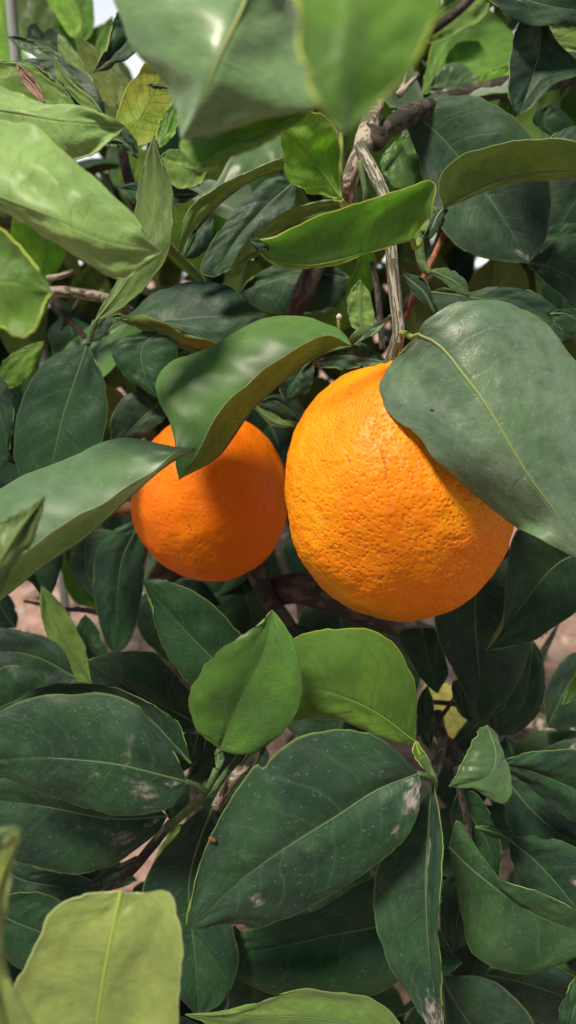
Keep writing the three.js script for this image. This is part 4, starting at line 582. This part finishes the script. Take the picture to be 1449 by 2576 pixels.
H('dark', 'u', 0.33, [1150, 1995, 0, 1190, 2060, 0, 1230, 2130, 0, 1255, 2210, 0], [1190, 1990, 0, 1240, 2060, 0, 1262, 2140, 0], [1135, 2040, 0, 1150, 2120, 0, 1200, 2190, 0], { k: 0 });
H('dark', 'u', 0.33, [1220, 2450, 0, 1310, 2470, 0, 1400, 2500, 0, 1520, 2560, 0], [1290, 2420, 0, 1390, 2430, 0, 1480, 2480, 0], [1270, 2520, 0, 1370, 2580, 0, 1470, 2600, 0], { k: 2 });
H('dark', 'u', 0.32, [500, 1840, 0, 490, 1880, 0, 478, 1915, 0, 455, 1945, 0], [470, 1840, 0, 445, 1870, 0, 440, 1910, 0], [515, 1850, 0, 510, 1890, 0, 485, 1925, 0], { k: 0, nu: 24 });
H('dark', 'u', 0.33, [670, 1880, 0, 580, 1870, 0, 520, 1900, 0, 470, 1965, 0], [610, 1830, 0, 520, 1850, 0, 485, 1900, 0], [640, 1930, 0, 560, 1950, 0, 500, 1970, 0], { k: 2 });
H('dark', 'u', 0.30, [590, 2330, 0, 620, 2420, 0, 640, 2500, 0, 640, 2600, 0], [540, 2370, 0, 560, 2460, 0, 590, 2560, 0], [650, 2380, 0, 690, 2460, 0, 690, 2560, 0], { k: 1 });

// ---------- leaves deeper in the crown, under the fruit, shade tinted into their colour ----------
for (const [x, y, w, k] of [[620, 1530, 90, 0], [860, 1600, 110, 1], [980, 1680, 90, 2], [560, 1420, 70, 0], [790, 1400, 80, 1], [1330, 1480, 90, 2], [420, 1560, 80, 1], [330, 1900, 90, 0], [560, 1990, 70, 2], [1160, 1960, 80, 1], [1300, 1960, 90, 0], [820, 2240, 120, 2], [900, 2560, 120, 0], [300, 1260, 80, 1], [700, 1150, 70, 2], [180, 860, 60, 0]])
  H('innerShade', 'u', 0.47 + 0.03 * k, [x - w * 0.3, y - w * 1.2, 10, x, y - 30, 0, x + 10, y + 40, 0, x + w * (k - 1) * 0.5, y + w * 1.3, 0], [x - w, y - w * 0.4, 0, x - w * 0.8, y + w * 0.5, 0], [x + w * 0.9, y - w * 0.5, -8, x + w * 0.8, y + w * 0.6, -6], { k });

H('innerShade', 'u', 0.40, [170, 2170, 0, 240, 2185, 0, 300, 2195, 0, 345, 2215, 0], [230, 2150, 0, 290, 2160, 0], [220, 2225, 0, 290, 2235, 0], { k: 0 });
H('innerShade', 'u', 0.42, [380, 2210, 0, 360, 2260, 0, 330, 2300, 0, 290, 2340, 0], [350, 2220, 0, 310, 2270, 0], [400, 2260, 0, 370, 2320, 0], { k: 1 });
H('innerShade', 'd', 0.39, [470, 2070, 0, 450, 2110, 0, 420, 2150, 0, 370, 2210, 0], [440, 2075, 0, 405, 2125, 0], [490, 2110, 0, 450, 2170, 0], { k: 2 });
H('innerShade', 'u', 0.40, [650, 1960, 0, 600, 1950, 0, 545, 1965, 0, 500, 2000, 0], [600, 1920, 0, 540, 1930, 0], [620, 2000, 0, 560, 2010, 0], { k: 0 });
H('innerShade', 'u', 0.46, [470, 1950, 0, 440, 1990, 0, 425, 2020, 0, 430, 2070, 0], [430, 1960, 0, 405, 2010, 0], [480, 2000, 0, 465, 2040, 0], { k: 1 });

H('olive', 'd', 0.85, [85, 130, 0, 80, 70, 0, 90, 10, 0, 100, -80, 0], [40, 110, 0, 30, 40, 0, 50, -30, 0], [125, 110, 0, 140, 40, 0, 140, -30, 0], { k: 0 });
H('lime', 'd', 0.88, [150, 160, 0, 150, 90, 0, 160, 20, 0, 170, -60, 0], [110, 130, 0, 105, 60, 0, 120, -20, 0], [195, 140, 0, 215, 70, 0, 210, -10, 0], { k: 1 });
H('lime', 'd', 0.9, [225, 220, 0, 232, 165, 0, 240, 110, 0, 262, 58, 0], [190, 190, 0, 190, 130, 0, 215, 80, 0], [270, 190, 0, 290, 130, 0, 290, 80, 0], { k: 1 });
H('olive', 'd', 0.84, [310, 340, 0, 300, 280, 0, 290, 230, 0, 300, 140, 0], [260, 310, 0, 250, 250, 0, 260, 180, 0], [345, 310, 0, 345, 240, 0, 330, 180, 0], { k: 1 });

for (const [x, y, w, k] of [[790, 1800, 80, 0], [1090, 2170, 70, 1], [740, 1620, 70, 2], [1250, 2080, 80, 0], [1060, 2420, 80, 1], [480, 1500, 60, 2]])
  H('innerShade', 'u', 0.40 + 0.02 * k, [x - w * 1.2, y - 10, 6, x - 20, y, 0, x + 40, y + 10, 0, x + w * 1.3, y + 20 * (k - 1), 0], [x - w * 0.5, y - w * 0.7, 0, x + w * 0.5, y - w * 0.6, 0], [x - w * 0.5, y + w * 0.7, -6, x + w * 0.6, y + w * 0.6, -5], { k });

H('innerShade', 'u', 0.46, [1262, 1740, 0, 1225, 1790, 0, 1185, 1835, 0, 1128, 1882, 0], [1225, 1740, 0, 1188, 1790, 0, 1150, 1842, 0], [1262, 1800, 0, 1230, 1855, 0, 1180, 1890, 0], { k: 0 });
H('innerShade', 'u', 0.50, [40, 1580, 0, 10, 1540, 0, -10, 1500, 0, -30, 1440, 0], [0, 1580, 0, -30, 1530, 0], [45, 1550, 0, 25, 1500, 0], { k: 1 });
// ---------- things beside the fruit ----------
{ // leaning grey pole, upper left
  const a = P(41, 150, 0.62), t = thing('garden_stake', 'slim grey metal stake rising behind the leaves in the top left corner', 'stake', V(a.x, 0, a.z));
  const met = new THREE.MeshStandardMaterial({ color: new THREE.Color().setRGB(0.42, 0.45, 0.47), roughness: 0.45, metalness: 0.35, bumpMap: reliefMap[0], bumpScale: 0.0006 });
  put(new THREE.Mesh(new THREE.LatheGeometry([[0.0001, -0.1], [0.0042, -0.1], [0.0042, 1.55], [0.0045, 1.552], [0.0045, 1.56], [0.0042, 1.562], [0.0042, 2.2], [0.0036, 2.215], [0.0001, 2.217]].map((p) => new THREE.Vector2(...p)), 20), met), 'pole', t);
  put(new THREE.Mesh(new THREE.TorusGeometry(0.0050, 0.0010, 8, 24).rotateX(Math.PI / 2).translate(0, 1.34, 0), BARK.dark), 'tie_band', t);
}
{ // white pipe on the ground, left
  const a = groundAt(20, 1395, 0.03), b = groundAt(230, 1475, 0.03), dir = b.clone().sub(a).normalize(), mid = a.clone().add(b).multiplyScalar(0.5), t = thing('irrigation_pipe', 'white plastic pipe lying on the soil behind the leaves at the left', 'pipe', mid);
  const white = plain(0.78, 0.78, 0.82, 0.35), pts = [-1.6, -0.8, 0, 0.8, 1.6].map((k) => dir.clone().multiplyScalar(k).add(V(0, 0.004 * Math.sin(k * 3), 0.01 * k * k)));
  put(new THREE.Mesh(tube(pts, [0.034, 0.034], { sides: 24, steps: 40 }), white), 'pipe_wall', t);
  const c = new THREE.CylinderGeometry(0.040, 0.040, 0.09, 24, 1).rotateZ(Math.PI / 2); const m = put(new THREE.Mesh(c, white), 'coupling', t); m.quaternion.setFromUnitVectors(V(1, 0, 0), dir); m.position.copy(dir).multiplyScalar(0.6).add(V(0, 0.004, 0));
}
{ // brown husk on the biggest front leaf
  const p = P(534, 2112, 0.2485), t = thing('seed_husk', 'tiny oval brown husk stuck on the margin of the biggest front leaf', 'husk', p);
  const g = new THREE.SphereGeometry(0.0014, 18, 12), q = g.attributes.position; for (let i = 0; i < q.count; i++) { const x = q.getX(i), y = q.getY(i), z = q.getZ(i), k = 1 + 0.25 * (fbm(x * 900, y * 900, z * 900) - 0.5); q.setXYZ(i, x * k, y * 0.55 * k, z * 0.45 * k); } g.computeVertexNormals();
  const h = put(new THREE.Mesh(g, plain(0.22, 0.09, 0.03, 0.7)), 'shell', t); h.rotation.z = -0.5;
}
{ // white flower bud above the grey dusty leaf
  const p = P(853, 806, 0.335), t = thing('flower_bud', 'tiny white tipped bud on a green stalk above the grey dusty leaf', 'bud', p);
  put(new THREE.Mesh(new THREE.LatheGeometry([[0.0001, 0], [0.0011, 0.0003], [0.0016, 0.0014], [0.0014, 0.0026], [0.0006, 0.0034], [0.0001, 0.0036]].map((v) => new THREE.Vector2(...v)), 14), plain(0.55, 0.44, 0.40, 0.6)), 'petals', t); t.scale.setScalar(0.8);
  put(new THREE.Mesh(tube([V(0, 0.0004, 0), V(0, -0.003, 0), V(0.0006, -0.007, -0.001), V(0.001, -0.012, -0.002)], [0.0012, 0.0009, 0.0009]), BARK.lime), 'stalk', t);
}
{ // yellow fallen leaf seen through the gap at the lower right
  const d = 0.62, t = thing('fallen_leaf', 'yellow dead leaf caught among dark twigs, seen through the gap at the lower right', 'leaf', P(1150, 1800, d)), loc = (a) => flat(a, d).map((p) => p.add(TREE0).sub(t.position));
  const { G, rib } = leafSurface(loc([1080, 1700, 0, 1120, 1770, -10, 1160, 1840, -10, 1215, 1960, 0]), loc([1050, 1770, 10, 1080, 1840, 15, 1140, 1920, 10]), loc([1160, 1740, -20, 1225, 1800, -25, 1235, 1880, -15]), 'u', { eye: EYE.clone().sub(t.position), seed: 4 });
  const y = leafMat('yellow', 0, [1.6, 1.35, 8]);
  put(new THREE.Mesh(G, [y, y, EDGEM.pale]), 'blade', t); put(new THREE.Mesh(tube(rib, [0.0009, 0.0006, 0.0002], { sides: 6 }), RIBM.yellow), 'midrib', t);
}

// ---------- the rest of the foliage: single leaves behind the ones above ----------
const protoLeaf = [0, 1, 2, 3, 4].map((i) => {
  const L = 1, w = [0.24, 0.27, 0.22, 0.30, 0.25][i], bend = [0.10, 0.22, -0.06, 0.15, 0.3][i], fold = [0.05, 0.12, 0.02, 0.16, 0.08][i];
  const Mp = [0, 0.3, 0.65, 1].map((u) => V(0.04 * Math.sin(u * 5 + i), -bend * u * u, -u * L)), side = (s) => [0.12, 0.35, 0.6, 0.85].map((u) => V(s * w * Math.pow(Math.sin(Math.PI * Math.pow(u, 0.85)), 0.75), fold * Math.sin(Math.PI * u) - bend * u * u, -u * L));
  const big = leafSurface(Mp, side(-1), side(1), 'u', { eye: V(0, 9, -0.5), seed: i + 2, cup: 0.07, wave: 0.02, pucker: 0.006, thick: 0.006, teeth: 0.004, nu: 22, nv: 5 });
  big.ribG = tube(big.rib, [0.008, 0.006, 0.002], { sides: 5, steps: 10 });
  return big;
});
// where the photograph looks through the foliage: [x, y, half width, half height]
const GAPS = [[258, 15, 14, 22], [45, 70, 8, 60], [170, 20, 40, 50], [100, 1530, 130, 100], [230, 1560, 40, 70], [505, 1890, 45, 50], [350, 2180, 70, 60], [1400, 1610, 80, 70], [1150, 1830, 80, 110], [715, 1560, 50, 60], [1130, 1720, 30, 40], [450, 2045, 40, 25]];
const inGap = (p, size) => { const [x, y, d] = PR(p), r = size / d * F * 0.55; if (x < 420 + r && y < 260 && d < 1.1) return true; return GAPS.some(([a, b, w, h]) => Math.abs(x - a) < w + r && Math.abs(y - b) < h + r); };
const pose = new THREE.Object3D();
function randomPose(p, len, droop) {
  pose.position.copy(p); pose.rotation.set(0, 0, 0);
  const yaw = rnd() * Math.PI * 2; pose.rotation.order = 'YXZ'; pose.rotation.set(rr(-1.1, 0.5) - droop, yaw, rr(-0.7, 0.7)); pose.scale.setScalar(len); pose.updateMatrix();
}
{
  let n = 0, tries = 0;
  while (n < 195 && tries++ < 6000) {
    const under = n > 150, x = rr(-120, 1570), y = under ? rr(1500, 2750) : rr(-120, 2700), d = under ? rr(0.35, 0.48) : 0.40 + 0.34 * rnd(), len = rr(0.055, 0.095), p = P(x, y, d);
    if (inGap(p, len) || (y < 300 && x < 330 && d < 0.66) || (!under && y > 900 && rnd() < 0.35)) continue;
    const q = y < 420 ? (rnd() < 0.45 ? 'lime' : rnd() < 0.6 ? 'mid' : 'dark') : y < 800 ? (rnd() < 0.12 ? 'lime' : rnd() < 0.3 ? 'mid' : 'innerShade') : rnd() < 0.12 ? 'mid' : rnd() < 0.15 ? 'dusty' : 'innerShade';
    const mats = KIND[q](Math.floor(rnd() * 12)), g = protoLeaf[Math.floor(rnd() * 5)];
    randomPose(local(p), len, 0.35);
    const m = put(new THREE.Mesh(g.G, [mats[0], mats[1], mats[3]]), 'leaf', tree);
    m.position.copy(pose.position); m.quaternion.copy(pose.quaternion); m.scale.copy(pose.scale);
    put(new THREE.Mesh(g.ribG, mats[2]), 'midrib', m);
    n++;
  }
}
// spots that the sun reaches between the boughs: the fruit, the near leaves and the bare soil in the gaps
const SUNLIT = [[900, 60, 0.098, 0.10], [600, 120, 0.155, 0.10], [260, 2450, 0.185, 0.08], [30, 2350, 0.13, 0.08], [60, 1380, 0.175, 0.09], [1250, 1000, 0.24, 0.11], [1180, 120, 0.5, 0.1], [200, 450, 0.195, 0.12], [60, 720, 0.17, 0.1], [1000, 1240, 0.27, 0.1], [860, 620, 0.25, 0.1], [780, 390, 0.255, 0.1], [1000, 560, 0.245, 0.09], [640, 400, 0.30, 0.08], [1290, 430, 0.27, 0.1], [370, 260, 0.36, 0.09], [180, 40, 0.65, 0.1], [40, 60, 0.8, 0.1], [580, 900, 0.31, 0.1], [200, 1200, 0.24, 0.1]].map(([x, y, d, r]) => [P(x, y, d), r])
  .concat([[60, 1500], [150, 1570], [1400, 1600], [500, 1890], [350, 2170]].map(([x, y]) => [groundAt(x, y), 0.16]));
const shades = (p) => SUNLIT.some(([g, r]) => { const v = p.clone().sub(g), k = v.dot(SUN); return k > 0 && v.addScaledVector(SUN, -k).length() < r; });
// the crown behind and around the view, as one mass
function mass(name, parent, n, place, mats, label) {
  const sets = [0, 1].map((k) => []);
  for (let i = 0; i < n; i++) { const p = place(i); if (!p) continue; randomPose(p[0], p[1], 0.4); sets[rnd() < (p[2] ?? 0.25) ? 1 : 0].push(pose.matrix.clone()); }
  sets.forEach((list, k) => {
    const im = new THREE.InstancedMesh(protoLeaf[k + 1].G, mats[k], list.length), c = new THREE.Color();
    list.forEach((m, i) => { im.setMatrixAt(i, m); const t = rr(0.7, 1.3); im.setColorAt(i, c.setRGB(t * rr(0.9, 1.15), t, t * rr(0.8, 1.1))); });
    im.userData.kind = 'stuff'; put(im, name, parent);
  });
}
const three = (k, q) => { const m = KIND[k](q); return [m[0], m[1], m[3]]; };
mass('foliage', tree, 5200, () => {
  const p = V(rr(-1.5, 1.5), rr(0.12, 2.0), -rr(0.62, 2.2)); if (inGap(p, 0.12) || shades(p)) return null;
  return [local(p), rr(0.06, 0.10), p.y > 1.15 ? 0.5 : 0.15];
}, [three('innerShade', 0), three('mid', 0)]);
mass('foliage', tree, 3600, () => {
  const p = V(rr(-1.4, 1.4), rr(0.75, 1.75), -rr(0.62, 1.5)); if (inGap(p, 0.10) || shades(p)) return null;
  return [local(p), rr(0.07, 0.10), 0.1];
}, [three('innerShade', 1), three('mid', 1)]);
// unseen boughs of this tree overhead, added to shade the bottom; fruit stays sunlit
mass('foliage', tree, 3000, () => {
  const p = V(rr(-1.1, 1.1), rr(1.3, 2.1), rr(-0.9, 0.9)), [px, py, pd] = PR(p);
  if (pd > -0.05 && Math.abs(px - 724) < 1000 + 0.1 / Math.max(pd, 0.02) * F && py > -300 - 0.1 / Math.max(pd, 0.02) * F) return null;
  const fw = V(0, Math.sin(PITCH), -Math.cos(PITCH)), t = (p.clone().sub(EYE).dot(fw) - 0.28) / SUN.dot(fw), q = PR(p.clone().addScaledVector(SUN, -t));
  if (shades(p) || (q[0] > -250 && q[0] < 1500 && q[1] > -500 && q[1] < 300)) return null;
  return [local(p), rr(0.07, 0.10), 0.3];
}, [three('dark', 0), three('mid', 0)]);
put(new THREE.Mesh(tube([local(V(-0.12, -0.05, -1.1)), local(V(-0.10, 0.25, -1.12)), local(V(-0.14, 0.5, -1.1)), local(V(-0.05, 0.8, -1.05)), local(V(0.03, 1.15, -1.15)), local(V(0.0, 1.7, -1.1))], [0.075, 0.062, 0.05, 0.036, 0.024, 0.01], { sides: 20, wobble: 0.15, steps: 50 }), BARK.brown), 'trunk', tree);
for (const [x, y, z] of [[-0.7, 1.3, -1.3], [0.6, 1.2, -1.0], [0.3, 0.95, -0.5], [-0.35, 0.9, -0.5]]) put(new THREE.Mesh(tube([local(V(-0.13, 0.45, -1.1)), local(V(-0.13 + (x + 0.13) * 0.4, 0.7 + 0.2 * (y - 0.7), -1.1 + (z + 1.1) * 0.35)), local(V(x, y, z))], [0.03, 0.02, 0.006], { sides: 14, wobble: 0.15, steps: 24 }), BARK.brown), 'branch', tree);
// neighbouring trees of the orchard
[[-2.6, -4.6, 1.25, 'neighbouring orange tree seen as bright green leaves beyond the stake at the top left'], [1.9, -5.4, 1.4, 'neighbouring orange tree far behind the foliage at the right']].forEach(([x, z, s, label], i) => {
  const t = thing('orange_tree', label, 'tree', V(x, 0, z), 'neighbouring trees of the orchard');
  put(new THREE.Mesh(tube([V(0, -0.05, 0), V(0.03, 0.4, 0), V(-0.02, 0.9, 0.03), V(0.05, 1.6 * s, 0)], [0.09, 0.07, 0.05, 0.015], { sides: 16, wobble: 0.15 }), BARK.brown), 'trunk', t);
  for (let k = 0; k < 5; k++) { const a = k * 1.26 + i; put(new THREE.Mesh(tube([V(0, 0.5 + 0.1 * k, 0), V(0.4 * Math.cos(a), 0.9 + 0.1 * k, 0.4 * Math.sin(a)), V(0.9 * Math.cos(a), 1.3 + 0.1 * k, 0.9 * Math.sin(a))], [0.035, 0.025, 0.008], { sides: 8 }), BARK.brown), 'branch', t); }
  mass('crown', t, 2600, () => { const a = rnd() * 6.283, y = rr(-1, 1), r = Math.sqrt(1 - y * y) * (0.75 + 0.3 * fbm(a * 2, y * 3, i)) * Math.pow(rnd(), 0.25); return [V(Math.cos(a) * r * 1.25 * s, 1.25 * s + y * 0.95 * s, Math.sin(a) * r * 1.25 * s), rr(0.08, 0.12), 0.5]; }, [three('mid', 0), three('lime', 1)]);
});
// unseen tree row added behind the photographer to hold back low sky light
{
  const row = new THREE.Group(); row.name = 'sky_blocker_row'; row.userData = { kind: 'stuff', label: 'unseen row of leafy orange trees added behind the camera to block low sky', category: 'trees' }; scene.add(row);
  mass('crowns', row, 9000, () => { const k = Math.floor(rnd() * 5), a = rnd() * 6.283, y = rr(-1, 1), r = Math.sqrt(1 - y * y) * Math.pow(rnd(), 0.2) * 1.35; return [V((k - 2) * 2.3 + Math.cos(a) * r, 1.35 + y * 1.2, 3.0 + Math.sin(a) * r), rr(0.10, 0.15), 0.3]; }, [three('dark', 0), three('mid', 0)]);
}
renderer.render(scene, camera);
